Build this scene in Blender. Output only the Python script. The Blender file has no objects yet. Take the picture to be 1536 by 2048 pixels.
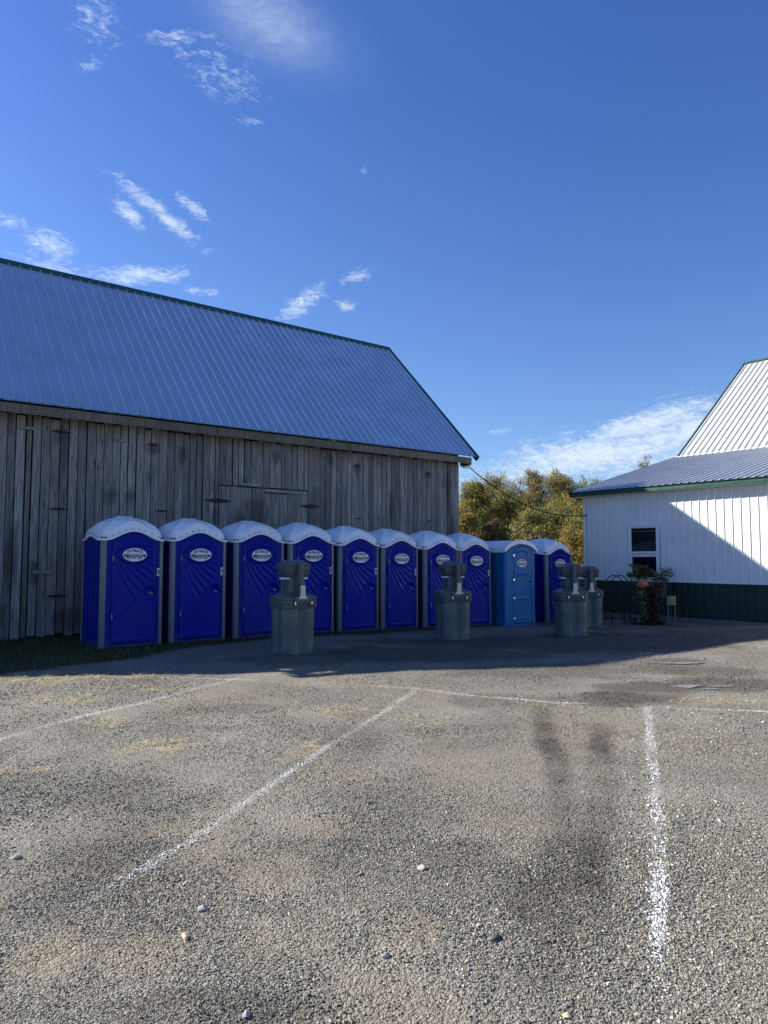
import bpy, bmesh, math, random
import numpy as np
from mathutils import Vector, Matrix

random.seed(7)
rng = np.random.default_rng(7)
SC = bpy.context.scene
COL = SC.collection
R = math.radians

# ------------------------------------------------------------------ camera
cam_d = bpy.data.cameras.new("camera")
cam = bpy.data.objects.new("camera", cam_d)
COL.objects.link(cam)
cam.location = (0, 0, 1.62)
cam.rotation_euler = (R(90 + 3.695), 0, 0)
cam_d.sensor_fit = 'VERTICAL'
cam_d.sensor_height = 36.0
cam_d.lens = 36.0 * 1409 / 2048
cam_d.clip_start = 0.05
cam_d.clip_end = 3000
SC.camera = cam

# ------------------------------------------------------------------ light
SUN_AZ, SUN_EL = -71.2, 30.9          # degrees, azimuth measured from +Y towards +X
SKY_STRENGTH = 0.052
sun_d = bpy.data.lights.new("sun", 'SUN')
sun_d.energy = 5.0
sun_d.angle = R(0.53)
sun_d.color = (1.0, 0.93, 0.82)
sun = bpy.data.objects.new("sun", sun_d)
COL.objects.link(sun)
sdir = Vector((math.sin(R(SUN_AZ)) * math.cos(R(SUN_EL)), math.cos(R(SUN_AZ)) * math.cos(R(SUN_EL)), math.sin(R(SUN_EL))))
sun.location = sdir * 60
sun.rotation_euler = sdir.to_track_quat('Z', 'Y').to_euler()

SC.view_settings.view_transform = 'Standard'
SC.view_settings.look = 'None'
SC.view_settings.exposure = 1.2
SC.view_settings.gamma = 1.0

# sky with real cirrus patches placed by azimuth / elevation on the dome
CLOUDS = [(-23.29,36.27,1.67,1.39,0,0.46), (-23.74,33.77,0.8,0.42,30,0.55), (-17.27,36.39,2.7,0.40,12,0.55), (-13.66,35.02,3.3,1.7,-15,0.44),
          (-11.18,32.29,0.98,0.39,0,0.45), (-18.14,25.57,3.5,0.52,-33,.78), (-20.30,25.11,1.26,0.47,-35,0.85),
          (-15.65,26.20,1.30,0.41,-35,0.75), (-28.33,23.33,1.4,0.45,0,0.6), (-25.97,22.24,1.5,0.75,-10,0.8), (-19.72,21.10,3.3,0.55,8,.85),
          (-24.89,20.57,3.6,0.45,-12,0.65), (-14.96,20.42,1.45,0.36,0,0.55), (-6.74,20.13,2.5,0.66,38,0.7), (-2.21,22.20,1.35,0.45,15,0.65),
          (-3.15,19.97,0.76,0.46,0,0.75), (-1.56,29.58,0.35,0.28,0,0.6), (13.96,21.69,0.90,0.43,0,0.35), (20.88,10.23,5.10,0.95,14,1.0),
          (16.41,7.79,7.62,1.22,6,1.0), (17.5,8.0,7.0,1.5,4,1.0), (23,9.2,4.5,1.3,10,1.0), (12,6.6,4.5,.8,3,.85), (9.44,10.12,1.03,0.32,0,0.55), (7.19,5.84,2.41,0.56,0,0.75), (20.46,7.42,5.52,1.10,8,0.75),
          # parts of the sky outside the picture
          (60,30,9,2.5,20,.8), (75,18,12,2,10,.9), (-50,14,10,1.5,10,.9), (-75,40,9,3,-20,.8), (150,35,14,4,15,.8), (-150,30,12,3,0,.8), (110,45,9,3,30,.7)]
HAZE_CLOUD = (-9.84,38.21,3.28,1.34,-20,0.8)

world = bpy.data.worlds.new("World")
SC.world = world
world.use_nodes = True
wt = world.node_tree
wt.nodes.clear()

class NT:
    """small helper around a node tree"""
    def __init__(s, t): s.t = t
    def n(s, typ, **kw):
        nd = s.t.nodes.new(typ)
        for k, v in kw.items(): setattr(nd, k, v)
        return nd
    def link(s, a, b): s.t.links.new(a, b)
    def val(s, sock, v):
        if isinstance(v, bpy.types.NodeSocket): s.link(v, sock)
        else: sock.default_value = v
    def math(s, op, a, b=0.0, c=None, clamp=False):
        m = s.n('ShaderNodeMath', operation=op, use_clamp=clamp)
        s.val(m.inputs[0], a)
        if len(m.inputs) > 1: s.val(m.inputs[1], b)
        if c is not None: s.val(m.inputs[2], c)
        return m.outputs[0]
    def mix(s, f, a, b, blend='MIX'):
        m = s.n('ShaderNodeMix', data_type='RGBA', blend_type=blend)
        s.val(m.inputs[0], f)
        for sock, v in ((m.inputs[6], a), (m.inputs[7], b)):
            if isinstance(v, bpy.types.NodeSocket): s.link(v, sock)
            else: sock.default_value = (*v[:3], 1)
        return m.outputs[2]
    def noise(s, vec, scale, detail=4, rough=.55, dist=0.0):
        m = s.n('ShaderNodeTexNoise')
        s.link(vec, m.inputs['Vector'])
        m.inputs['Scale'].default_value = scale
        m.inputs['Detail'].default_value = detail
        m.inputs['Roughness'].default_value = rough
        m.inputs['Distortion'].default_value = dist
        return m.outputs[0]
    def ramp(s, f, lo, hi, a=0.0, b=1.0):
        m = s.n('ShaderNodeMapRange', interpolation_type='SMOOTHSTEP')
        s.val(m.inputs[0], f)
        m.inputs[1].default_value = lo; m.inputs[2].default_value = hi
        m.inputs[3].default_value = a; m.inputs[4].default_value = b
        return m.outputs[0]
    def mapping(s, vec, scale=(1, 1, 1), loc=(0, 0, 0), rot=(0, 0, 0)):
        m = s.n('ShaderNodeMapping')
        s.link(vec, m.inputs[0])
        m.inputs['Scale'].default_value = scale
        m.inputs['Location'].default_value = loc
        m.inputs['Rotation'].default_value = rot
        return m.outputs[0]

W = NT(wt)
sky = W.n('ShaderNodeTexSky', sky_type='NISHITA')
sky.sun_disc = False
sky.sun_elevation = R(SUN_EL)
sky.sun_rotation = R(SUN_AZ)
sky.altitude = 200
sky.air_density = 1.0
sky.dust_density = 0.5
sky.ozone_density = 3.0
tc = W.n('ShaderNodeTexCoord')
sep = W.n('ShaderNodeSeparateXYZ')
W.link(tc.outputs['Generated'], sep.inputs[0])
az = W.math('MULTIPLY', W.math('ARCTAN2', sep.outputs[0], sep.outputs[1]), 180 / math.pi)
el = W.math('MULTIPLY', W.math('ARCSINE', sep.outputs[2]), 180 / math.pi)
def blob(c):
    a0, e0, ra, rb, rot, st = c
    k = math.cos(R(e0)); cr, sr = math.cos(R(rot)), math.sin(R(rot))
    du = W.math('MULTIPLY', W.math('SUBTRACT', az, a0), k)
    dv = W.math('SUBTRACT', el, e0)
    p = W.math('ADD', W.math('MULTIPLY', du, cr / ra / 1.2), W.math('MULTIPLY', dv, sr / ra / 1.2))
    q = W.math('ADD', W.math('MULTIPLY', du, -sr / rb / 1.35), W.math('MULTIPLY', dv, cr / rb / 1.35))
    d2 = W.math('ADD', W.math('MULTIPLY', p, p), W.math('MULTIPLY', q, q))
    return W.math('MULTIPLY', W.math('EXPONENT', W.math('MULTIPLY', d2, -1.0)), st)
tot = None
for c in CLOUDS:
    b = blob(c)
    tot = b if tot is None else W.math('MAXIMUM', tot, b)
dome = W.n('ShaderNodeCombineXYZ')           # degrees on the dome
W.link(W.math('MULTIPLY', az, 0.82), dome.inputs[0]); W.link(el, dome.inputs[1])
wv = W.mapping(dome.outputs[0], scale=(.6, 1.25, 1), rot=(0, 0, R(-12)))
n1 = W.noise(wv, 1.25, 10, .70, 1.1)
n2 = W.noise(wv, 4.2, 6, .72, .8)
nn = W.math('ADD', W.math('MULTIPLY', n1, .68), W.math('MULTIPLY', n2, .32))
cl = W.ramp(W.math('ADD', W.math('MULTIPLY', tot, .36), nn), .58, .93)
cl = W.math('MULTIPLY', cl, W.ramp(tot, .02, .35))
hz = W.math('MULTIPLY', blob(HAZE_CLOUD), W.ramp(n1, .2, .8, .25, .62))
cl = W.math('MAXIMUM', cl, hz)
skyc = W.mix(1.0, sky.outputs[0], W.mix(W.ramp(el, 4, 42), (0.89, 1.08, 1.41), (0.58, .86, 1.44)), 'MULTIPLY')
cloudc = W.mix(W.ramp(el, 4, 30), (6.6, 7.6, 8.6), (6.2, 7.3, 8.8))
out = W.mix(W.math('MULTIPLY', cl, .93), skyc, cloudc)
bg = W.n('ShaderNodeBackground')
W.link(out, bg.inputs[0])
bg.inputs[1].default_value = SKY_STRENGTH
wo = W.n('ShaderNodeOutputWorld')
W.link(bg.outputs[0], wo.inputs[0])

# ------------------------------------------------------------------ helpers
def smooth(a, b, x):
    t = np.clip((np.asarray(x, float) - a) / (b - a), 0, 1)
    return t * t * (3 - 2 * t)

def vnoise(x, y, seed=0):
    xi = np.floor(x).astype(np.int64); yi = np.floor(y).astype(np.int64)
    fx = x - xi; fy = y - yi
    fx = fx * fx * (3 - 2 * fx); fy = fy * fy * (3 - 2 * fy)
    def h(a, b):
        v = (a * 374761393 + b * 668265263 + seed * 974634777) & 0x7fffffff
        v = ((v ^ (v >> 13)) * 1274126177) & 0x7fffffff
        v = (v ^ (v >> 16)) & 0xffff
        return v / 65535.0
    return (h(xi, yi) * (1 - fx) + h(xi + 1, yi) * fx) * (1 - fy) + (h(xi, yi + 1) * (1 - fx) + h(xi + 1, yi + 1) * fx) * fy

def fbm(x, y, s, seed=0, o=4):
    r = 0; a = .5; t = 0
    for k in range(o):
        r = r + a * vnoise(x * s, y * s, seed + k * 17); t += a; a *= .55; s *= 2.03
    return r / t

def tag(o, label=None, cat=None, group=None, kind=None):
    if label: o['label'] = label
    if cat: o['category'] = cat
    if group: o['group'] = group
    if kind: o['kind'] = kind
    return o

def empty(name, loc, rz=0.0):
    o = bpy.data.objects.new(name, None)
    o.empty_display_size = .2
    COL.objects.link(o)
    o.location = loc; o.rotation_euler = (0, 0, rz)
    return o

def copy_tree(o, parent=None):
    c = o.copy(); COL.objects.link(c); c.parent = parent
    for ch in o.children: copy_tree(ch, c)
    return c

class MB:
    def __init__(s): s.v = []; s.f = []; s.m = []; s.tone = []
    def add(s, verts, faces, m=0, tone=.5):
        b = len(s.v)
        s.v.extend([tuple(map(float, p)) for p in verts])
        for f in faces: s.f.append(tuple(b + i for i in f)); s.m.append(m)
        s.tone.extend([tone] * len(verts))
    def box(s, x0, x1, y0, y1, z0, z1, m=0, tone=.5, tf=None):
        v = [(x0,y0,z0),(x1,y0,z0),(x1,y1,z0),(x0,y1,z0),(x0,y0,z1),(x1,y0,z1),(x1,y1,z1),(x0,y1,z1)]
        if tf: v = [tf(p) for p in v]
        s.add(v, [(3,2,1,0),(4,5,6,7),(0,1,5,4),(1,2,6,5),(2,3,7,6),(3,0,4,7)], m, tone)
    def prism(s, poly, z0, z1, m=0, axis='z', tone=.5):
        """poly of 2-D points (counter-clockwise) pushed along an axis"""
        n = len(poly)
        def P(a, b, c):
            return (a, b, c) if axis == 'z' else ((a, c, b) if axis == 'y' else (c, a, b))
        v = [P(a, b, z0) for a, b in poly] + [P(a, b, z1) for a, b in poly]
        f = [tuple(range(n - 1, -1, -1)), tuple(range(n, 2 * n))] + [(i, (i + 1) % n, n + (i + 1) % n, n + i) for i in range(n)]
        if axis == 'y': f = [tuple(reversed(q)) for q in f]
        s.add(v, f, m, tone)
    def tube(s, pts, r, n=8, m=0, caps=True, tone=.5):
        pts = [Vector(p) for p in pts]
        rs = r if isinstance(r, (list, tuple)) else [r] * len(pts)
        V = []; F = []
        prev = None
        for i, p in enumerate(pts):
            d = (pts[min(i + 1, len(pts) - 1)] - pts[max(i - 1, 0)]).normalized()
            a = prev if prev is not None else (Vector((0, 0, 1)) if abs(d.z) < .9 else Vector((1, 0, 0)))
            u = (a - d * a.dot(d)).normalized(); w = d.cross(u); prev = u
            for k in range(n):
                t = 2 * math.pi * k / n
                V.append(p + (u * math.cos(t) + w * math.sin(t)) * rs[i])
        for i in range(len(pts) - 1):
            for k in range(n):
                F.append((i*n+k, i*n+(k+1)%n, (i+1)*n+(k+1)%n, (i+1)*n+k))
        if caps:
            F.append(tuple(range(n - 1, -1, -1))); F.append(tuple(range((len(pts)-1)*n, len(pts)*n)))
        s.add(V, F, m, tone)
    def rings(s, rings, m=0, cap0=True, cap1=True, tone=.5):
        """loft through closed rings of equal length"""
        n = len(rings[0]); V = [p for r in rings for p in r]; F = []
        for i in range(len(rings) - 1):
            for k in range(n):
                F.append((i*n+k, i*n+(k+1)%n, (i+1)*n+(k+1)%n, (i+1)*n+k))
        if cap0: F.append(tuple(range(n - 1, -1, -1)))
        if cap1: F.append(tuple(range((len(rings)-1)*n, len(rings)*n)))
        s.add(V, F, m, tone)
    def build(s, name, mats, parent=None, loc=None, rz=None, bevel=0, angle=35, smooth=True, seg=2):
        me = bpy.data.meshes.new(name)
        me.from_pydata(s.v, [], s.f)
        at = me.attributes.new('tone', 'FLOAT', 'POINT')
        at.data.foreach_set('value', np.array(s.tone, np.float32))
        if not isinstance(mats, (list, tuple)): mats = [mats]
        for m in mats: me.materials.append(m)
        me.polygons.foreach_set('material_index', np.array(s.m, np.int32))
        if bevel:
            bm = bmesh.new(); bm.from_mesh(me)
            bmesh.ops.remove_doubles(bm, verts=bm.verts, dist=1e-5)
            es = [e for e in bm.edges if len(e.link_faces) == 2 and e.calc_face_angle(0) > R(30)]
            bmesh.ops.bevel(bm, geom=es, offset=bevel, segments=seg, profile=.5, affect='EDGES', clamp_overlap=True)
            bm.to_mesh(me); bm.free()
        me.update()
        if smooth:
            me.polygons.foreach_set('use_smooth', np.ones(len(me.polygons), bool))
            me.set_sharp_from_angle(angle=R(angle))
        o = bpy.data.objects.new(name, me)
        COL.objects.link(o)
        if parent is not None: o.parent = parent
        if loc is not None: o.location = loc
        if rz is not None: o.rotation_euler = (0, 0, rz)
        return o

def np_mesh(name, V, F, mats, cols=None, smooth=False, parent=None, midx=None):
    """fast mesh from arrays: V (n,3), F (m,k)"""
    me = bpy.data.meshes.new(name)
    n, k = F.shape
    me.vertices.add(len(V)); me.vertices.foreach_set('co', V.astype(np.float32).ravel())
    me.loops.add(n * k); me.loops.foreach_set('vertex_index', F.astype(np.int32).ravel())
    me.polygons.add(n)
    me.polygons.foreach_set('loop_start', (np.arange(n) * k).astype(np.int32))
    me.polygons.foreach_set('loop_total', np.full(n, k, np.int32))
    if cols is not None:
        a = me.attributes.new('Col', 'FLOAT_COLOR', 'POINT')
        c = np.ones((len(V), 4), np.float32); c[:, :cols.shape[1]] = cols
        a.data.foreach_set('color', c.ravel())
    for m in (mats if isinstance(mats, (list, tuple)) else [mats]): me.materials.append(m)
    if midx is not None: me.polygons.foreach_set('material_index', midx.astype(np.int32))
    me.update(calc_edges=True); me.validate()
    if smooth: me.polygons.foreach_set('use_smooth', np.ones(n, bool))
    else: me.polygons.foreach_set('use_smooth', np.zeros(n, bool))
    o = bpy.data.objects.new(name, me); COL.objects.link(o)
    if parent is not None: o.parent = parent
    return o

# ------------------------------------------------------------------ materials
def base_mat(name):
    m = bpy.data.materials.new(name); m.use_nodes = True
    t = NT(m.node_tree)
    b = m.node_tree.nodes['Principled BSDF']
    return m, t, b

def pmat(name, col, rough=.5, metal=0.0, var=.12, scale=6.0, bump=0.0, bscale=60.0, spec=.5, rvar=.12, dirt=None, scuff=None):
    m, t, b = base_mat(name)
    tc = t.n('ShaderNodeTexCoord').outputs['Object']
    n = t.noise(tc, scale, 5, .6)
    dark = tuple(c * (1 - var * 2) for c in col); light = tuple(min(1, c * (1 + var)) for c in col)
    c = t.mix(t.ramp(n, .25, .75), dark, light)
    if scuff:                                             # each copy faded a little differently, with rubbed marks and dust streaks
        oi = t.n('ShaderNodeObjectInfo')
        off = t.n('ShaderNodeVectorMath', operation='ADD'); cx = t.n('ShaderNodeCombineXYZ')
        t.link(t.math('MULTIPLY', oi.outputs['Random'], 50), cx.inputs[0]); t.link(tc, off.inputs[0]); t.link(cx.outputs[0], off.inputs[1])
        rub = t.noise(t.mapping(off.outputs[0], scale=(5, 5, 1.2)), 1.5, 7, .72)
        mk = t.noise(t.mapping(off.outputs[0], scale=(22, 22, 4)), 1.0, 6, .75, 1.5)
        c = t.mix(t.math('MULTIPLY', oi.outputs['Random'], .22), c, tuple(x * .55 for x in col))
        c = t.mix(t.math('MULTIPLY', t.ramp(rub, .52, .78), .30), c, scuff)
        c = t.mix(t.math('MULTIPLY', t.ramp(mk, .62, .74), .28), c, scuff)
    if dirt:
        dcol, dz = dirt                                   # splashed dirt near the ground, ragged upper edge
        sp = t.n('ShaderNodeSeparateXYZ'); t.link(tc, sp.inputs[0])
        n2 = t.noise(tc, 9, 6, .65)
        k = t.ramp(t.math('ADD', t.math('MULTIPLY', sp.outputs[2], 1 / dz), t.math('MULTIPLY', n2, 1.2)), .5, 1.5, .75, 0)
        c = t.mix(k, c, dcol)
    t.link(c, b.inputs['Base Color'])
    b.inputs['Metallic'].default_value = metal
    t.link(t.ramp(t.noise(tc, scale * 2.3, 4), .2, .8, max(0.03, rough - rvar), min(1, rough + rvar)), b.inputs['Roughness'])
    b.inputs['Specular IOR Level'].default_value = spec
    if bump:
        bp = t.n('ShaderNodeBump'); bp.inputs['Strength'].default_value = bump; bp.inputs['Distance'].default_value = .01
        t.link(t.noise(tc, bscale, 4), bp.inputs['Height']); t.link(bp.outputs[0], b.inputs['Normal'])
    return m

# old drip marks, burns and rust smears on the barn boards (x along the wall, height, half sizes)
WOOD_STAINS = [(-11.18,4.05,.22,.22), (-11.1,3.7,.12,.35), (-9.25,4.02,.2,.14), (-3.76,4.0,.15,.16), (-1.25,3.98,.14,.12), (-10.15,2.9,.16,.22), (-9.75,2.92,.14,.2), (-6.75,2.65,.42,.5),
               (-7.1,2.5,.2,.3), (-5.24,2.55,.09,.4), (-7.75,2.6,.12,.25), (-11.6,1.3,.1,.3), (-10.9,.35,.4,.3), (-12.4,.5,.5,.35), (-12.0,1.7,.12,.7), (-8.6,3.9,.1,.25), (-6.2,4.1,.12,.22), (-4.6,4.15,.1,.2), (-2.6,3.0,.1,.6), (-.45,3.6,.1,.7), (-.3,2.4,.16,.5)]

def wood_mat(name, c1, c2, stain=True):
    m, t, b = base_mat(name)
    tc = t.n('ShaderNodeTexCoord').outputs['Object']
    at = t.n('ShaderNodeAttribute', attribute_name='tone')
    off = t.n('ShaderNodeCombineXYZ')
    t.link(t.math('MULTIPLY', at.outputs['Fac'], 37.0), off.inputs[2]); t.link(t.math('MULTIPLY', at.outputs['Fac'], 11.0), off.inputs[0])
    va = t.n('ShaderNodeVectorMath', operation='ADD'); t.link(tc, va.inputs[0]); t.link(off.outputs[0], va.inputs[1])
    p = va.outputs[0]
    grain = t.noise(t.mapping(p, scale=(26, 26, .9)), 1.6, 6, .68, .5)
    fine = t.noise(t.mapping(p, scale=(140, 140, 3)), 1.0, 4, .6)
    blot = t.noise(t.mapping(p, scale=(3.2, 3.2, .8)), 1.0, 5, .62)
    knots = t.n('ShaderNodeTexVoronoi'); t.link(t.mapping(p, scale=(7, 7, 1.5)), knots.inputs['Vector']); knots.inputs['Scale'].default_value = 1
    kn = t.ramp(knots.outputs['Distance'], .05, .17, 1, 0)
    c = t.mix(t.ramp(grain, .34, .64), c1, c2)
    c = t.mix(t.math('MULTIPLY', t.ramp(fine, .38, .70, 1, 0), .62), c, tuple(x * .35 for x in c1))
    # board-to-board tone
    br = t.math('ADD', t.math('MULTIPLY', at.outputs['Fac'], .50), .60)
    cb = t.n('ShaderNodeCombineColor'); 
    for i in range(3): t.link(br, cb.inputs[i])
    c = t.mix(1.0, c, cb.outputs[0], 'MULTIPLY')
    c = t.mix(t.math('MULTIPLY', t.ramp(blot, .5, .8), .55), c, (.055, .045, .036))
    c = t.mix(t.math('MULTIPLY', kn, .75), c, (.025, .02, .016))
    if stain:
        sp = t.n('ShaderNodeSeparateXYZ'); t.link(tc, sp.inputs[0])
        wob = t.math('MULTIPLY', t.math('SUBTRACT', t.noise(t.mapping(tc, scale=(9, 9, 2.5)), 1.0, 5, .65), .5), 2.2)
        acc = None
        for sx, sz, rx, rz in WOOD_STAINS:
            a_ = t.math('MULTIPLY', t.math('SUBTRACT', sp.outputs[0], sx), 1 / rx); b_ = t.math('MULTIPLY', t.math('SUBTRACT', sp.outputs[2], sz), 1 / rz)
            q_ = t.math('ADD', t.math('ADD', t.math('MULTIPLY', a_, a_), t.math('MULTIPLY', b_, b_)), wob)
            k_ = t.ramp(q_, .1, 1.3, 1, 0)
            acc = k_ if acc is None else t.math('MAXIMUM', acc, k_)
        c = t.mix(t.math('MULTIPLY', acc, .55), c, (.035, .03, .027))
        big = t.noise(t.mapping(tc, scale=(1.1, 1.1, .55)), 1.0, 4, .6)
        c = t.mix(t.math('MULTIPLY', t.ramp(big, .52, .76), .6), c, (.06, .05, .046))
        rust = t.noise(t.mapping(p, scale=(2.1, 2.1, .4), loc=(4, 2, 9)), 1.3, 5, .6)
        c = t.mix(t.math('MULTIPLY', t.ramp(rust, .58, .8), .45), c, (.13, .085, .06))
    t.link(c, b.inputs['Base Color'])
    b.inputs['Roughness'].default_value = .88
    b.inputs['Specular IOR Level'].default_value = .2
    bp = t.n('ShaderNodeBump'); bp.inputs['Strength'].default_value = .6; bp.inputs['Distance'].default_value = .006
    t.link(t.math('ADD', grain, t.math('MULTIPLY', fine, .5)), bp.inputs['Height']); t.link(bp.outputs[0], b.inputs['Normal'])
    return m

def col_mat(name, rough=.9, spec=.25, trans=0.0, var=.0, vscale=300):
    """base colour read from the mesh colour attribute (each stone / leaf / blade has its own)"""
    m, t, b = base_mat(name)
    a = t.n('ShaderNodeAttribute', attribute_name='Col')
    c = a.outputs['Color']
    if var:
        tc = t.n('ShaderNodeTexCoord').outputs['Object']
        n = t.noise(tc, vscale, 3, .6)
        c = t.mix(var, c, t.mix(t.ramp(n, .3, .7), (.02, .02, .02), (.9, .9, .88)), 'OVERLAY')
    t.link(c, b.inputs['Base Color'])
    b.inputs['Roughness'].default_value = rough
    b.inputs['Specular IOR Level'].default_value = spec
    if trans:
        tr = t.n('ShaderNodeBsdfTranslucent'); t.link(c, tr.inputs[0])
        mx = t.n('ShaderNodeMixShader'); mx.inputs[0].default_value = trans
        t.link(b.outputs[0], mx.inputs[1]); t.link(tr.outputs[0], mx.inputs[2])
        t.link(mx.outputs[0], t.t.nodes['Material Output'].inputs[0])
    return m

def metal_roof(name, col, rough, metal=.85, wav=.25):
    m, t, b = base_mat(name)
    tc = t.n('ShaderNodeTexCoord').outputs['Object']
    n = t.noise(tc, 1.2, 5, .6)
    c = t.mix(t.ramp(n, .25, .75), tuple(x * .9 for x in col), tuple(min(1, x * 1.06) for x in col))
    sx_ = t.n('ShaderNodeSeparateXYZ'); t.link(tc, sx_.inputs[0])
    wn_ = t.n('ShaderNodeTexWhiteNoise', noise_dimensions='1D'); t.link(t.math('FLOOR', t.math('MULTIPLY', t.math('ADD', sx_.outputs[0], 40.06), 1 / .946)), wn_.inputs['W'])
    c = t.mix(t.math('MULTIPLY', wn_.outputs['Value'], .10), c, tuple(x * .5 for x in col))      # each sheet has weathered on its own
    run = t.noise(t.mapping(tc, scale=(14, .5, .5)), 1.0, 5, .65)
    c = t.mix(t.math('MULTIPLY', t.ramp(run, .6, .85), .08), c, tuple(x * .45 for x in col))
    fleck = t.noise(tc, 90, 3, .7)
    c = t.mix(t.math('MULTIPLY', t.ramp(fleck, .4, .7), .14), c, tuple(x * .6 for x in col))
    t.link(c, b.inputs['Base Color'])
    b.inputs['Metallic'].default_value = metal
    t.link(t.ramp(t.noise(tc, 5, 5), .2, .8, rough - .07, rough + .1), b.inputs['Roughness'])
    bp = t.n('ShaderNodeBump'); bp.inputs['Strength'].default_value = wav; bp.inputs['Distance'].default_value = .02
    t.link(t.noise(t.mapping(tc, scale=(2.5, .7, .7)), 1.0, 3), bp.inputs['Height']); t.link(bp.outputs[0], b.inputs['Normal'])
    return m

M = {}
M['wood'] = wood_mat('weathered_wood', (.215, .21, .20), (.50, .49, .465))
M['wood_fascia'] = wood_mat('weathered_fascia', (.16, .135, .105), (.34, .29, .24), False)
M['wood_dark'] = pmat('dark_interior', (.012, .011, .010), .95)
M['roof'] = metal_roof('galvanized_roof', (.55, .64, .73), .33, .6, .08)
M['roof_white'] = metal_roof('pale_steel_roof', (.50, .52, .51), .45, .2, .1)
M['roof_low'] = metal_roof('weathered_steel_roof', (.52, .55, .58), .40, .5, .1)
M['green'] = pmat('green_trim', (.012, .075, .045), .4, var=.1)
M['green_dark'] = pmat('green_wainscot', (.006, .032, .027), .42, var=.12)
M['siding'] = pmat('white_siding', (.80, .81, .80), .42, var=.03, scale=2.0, dirt=None)
M['concrete'] = pmat('concrete', (.16, .155, .145), .9, var=.2, bump=.4)
M['white_trim'] = pmat('white_trim', (.82, .83, .84), .35, var=.02)
M['glass'] = pmat('window_glass', (.006, .008, .012), .05, var=0, rvar=.02, spec=.6)
M['iron'] = pmat('black_iron', (.016, .015, .015), .6, var=.25)
M['rust'] = pmat('rusty_iron', (.03, .024, .021), .85, var=.3)
M['blue'] = pmat('royal_blue_plastic', (.001, .011, .25), .42, spec=.16, scuff=(.02, .045, .20), var=.07, scale=2.5, bump=.06, bscale=90, dirt=((.07, .065, .07), .22))
M['blue_door'] = pmat('royal_blue_door', (.001, .012, .29), .38, spec=.16, scuff=(.02, .045, .22), var=.06, scale=2.5, bump=.05, bscale=90, dirt=((.07, .065, .07), .18))
M['light_blue'] = pmat('sky_blue_plastic', (.010, .165, .42), .42, spec=.25, scuff=(.06, .2, .45), var=.08, scale=2.5, bump=.06, bscale=90, dirt=((.06, .09, .14), .12))
M['toilet_roof'] = pmat('white_roof_plastic', (.88, .90, .92), .35, scuff=(.5, .5, .48), var=.03, scale=3.0, bump=.08)
M['rivet'] = pmat('dark_rivet', (.10, .12, .15), .5)
M['post'] = pmat('grey_post_plastic', (.17, .18, .195), .45, var=.1)
M['sticker'] = pmat('white_sticker', (.80, .80, .84), .35, var=.02)
M['navy'] = pmat('navy_print', (.012, .016, .05), .4)
M['tan_print'] = pmat('grey_print', (.33, .33, .29), .5)
M['black_print'] = pmat('black_print', (.01, .01, .012), .45)
M['hinge'] = pmat('grey_hinge', (.22, .22, .23), .5, .3)
M['latch_dark'] = pmat('dark_handle', (.035, .035, .05), .4)
M['silver'] = pmat('silver_latch', (.78, .78, .76), .22, .95, var=.05)
M['wash'] = pmat('grey_green_plastic', (.095, .112, .113), .5, var=.12, scale=3.0, bump=.1, bscale=120, dirt=((.10, .095, .085), .10))
M['wash_dark'] = pmat('dark_grey_plastic', (.082, .096, .098), .5, var=.12, bump=.08, bscale=120)
M['pump'] = pmat('beige_placard', (.80, .66, .50), .55, var=.12, scale=14)
M['paper'] = pmat('white_paper', (.75, .76, .78), .8)
M['terracotta'] = pmat('terracotta', (.46, .15, .06), .75, var=.18)
M['planter'] = pmat('dark_planter', (.03, .028, .026), .7)
M['sign_wood'] = pmat('sign_board', (.34, .31, .15), .7, var=.2, scale=20)
M['post_wood'] = pmat('grey_stake', (.17, .155, .14), .85, var=.2, scale=12)
M['cable'] = pmat('black_cable', (.012, .012, .013), .6)
M['bark'] = pmat('bark', (.10, .085, .07), .9, var=.25, scale=9, bump=.5, bscale=30)
M['leaf'] = col_mat('leaves', .65, .3, .42)
M['grass'] = col_mat('grass_blades', .6, .3, .2)
M['stone'] = col_mat('crushed_stone', .85, .3)
M['water'] = pmat('puddle_water', (.30, .305, .295), .08, var=.2, rvar=.03, spec=.6)
M['rock_grey'] = pmat('grey_rock', (.44, .42, .38), .9, var=.2, scale=40, bump=.5, bscale=150)
M['rock_tan'] = pmat('tan_rock', (.58, .50, .30), .9, var=.2, scale=40, bump=.5, bscale=150)
M['rock_dark'] = pmat('dark_rock', (.07, .08, .09), .9, var=.2, scale=40, bump=.5, bscale=150)

# ground material: broad colour per vertex, grit in the shader
m, t, b = base_mat('gravel_ground'); M['ground'] = m
a = t.n('ShaderNodeAttribute', attribute_name='Col')
tc = t.n('ShaderNodeTexCoord').outputs['Object']
v1 = t.n('ShaderNodeTexVoronoi'); t.link(tc, v1.inputs['Vector']); v1.inputs['Scale'].default_value = 75
v2 = t.n('ShaderNodeTexVoronoi'); t.link(tc, v2.inputs['Vector']); v2.inputs['Scale'].default_value = 190
s1 = t.n('ShaderNodeSeparateColor'); t.link(v1.outputs['Color'], s1.inputs[0])
s2 = t.n('ShaderNodeSeparateColor'); t.link(v2.outputs['Color'], s2.inputs[0])
g = t.math('ADD', t.math('MULTIPLY', s1.outputs[0], .55), t.math('MULTIPLY', s2.outputs[0], .45))
g = t.math('ADD', t.math('MULTIPLY', g, 1.05), .42)
cc = t.n('ShaderNodeCombineColor')
for i in range(3): t.link(g, cc.inputs[i])
t.link(t.mix(1.0, a.outputs['Color'], cc.outputs[0], 'MULTIPLY'), b.inputs['Base Color'])
t.link(t.ramp(a.outputs['Alpha'], 0, 1, .55, .95), b.inputs['Roughness'])
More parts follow.
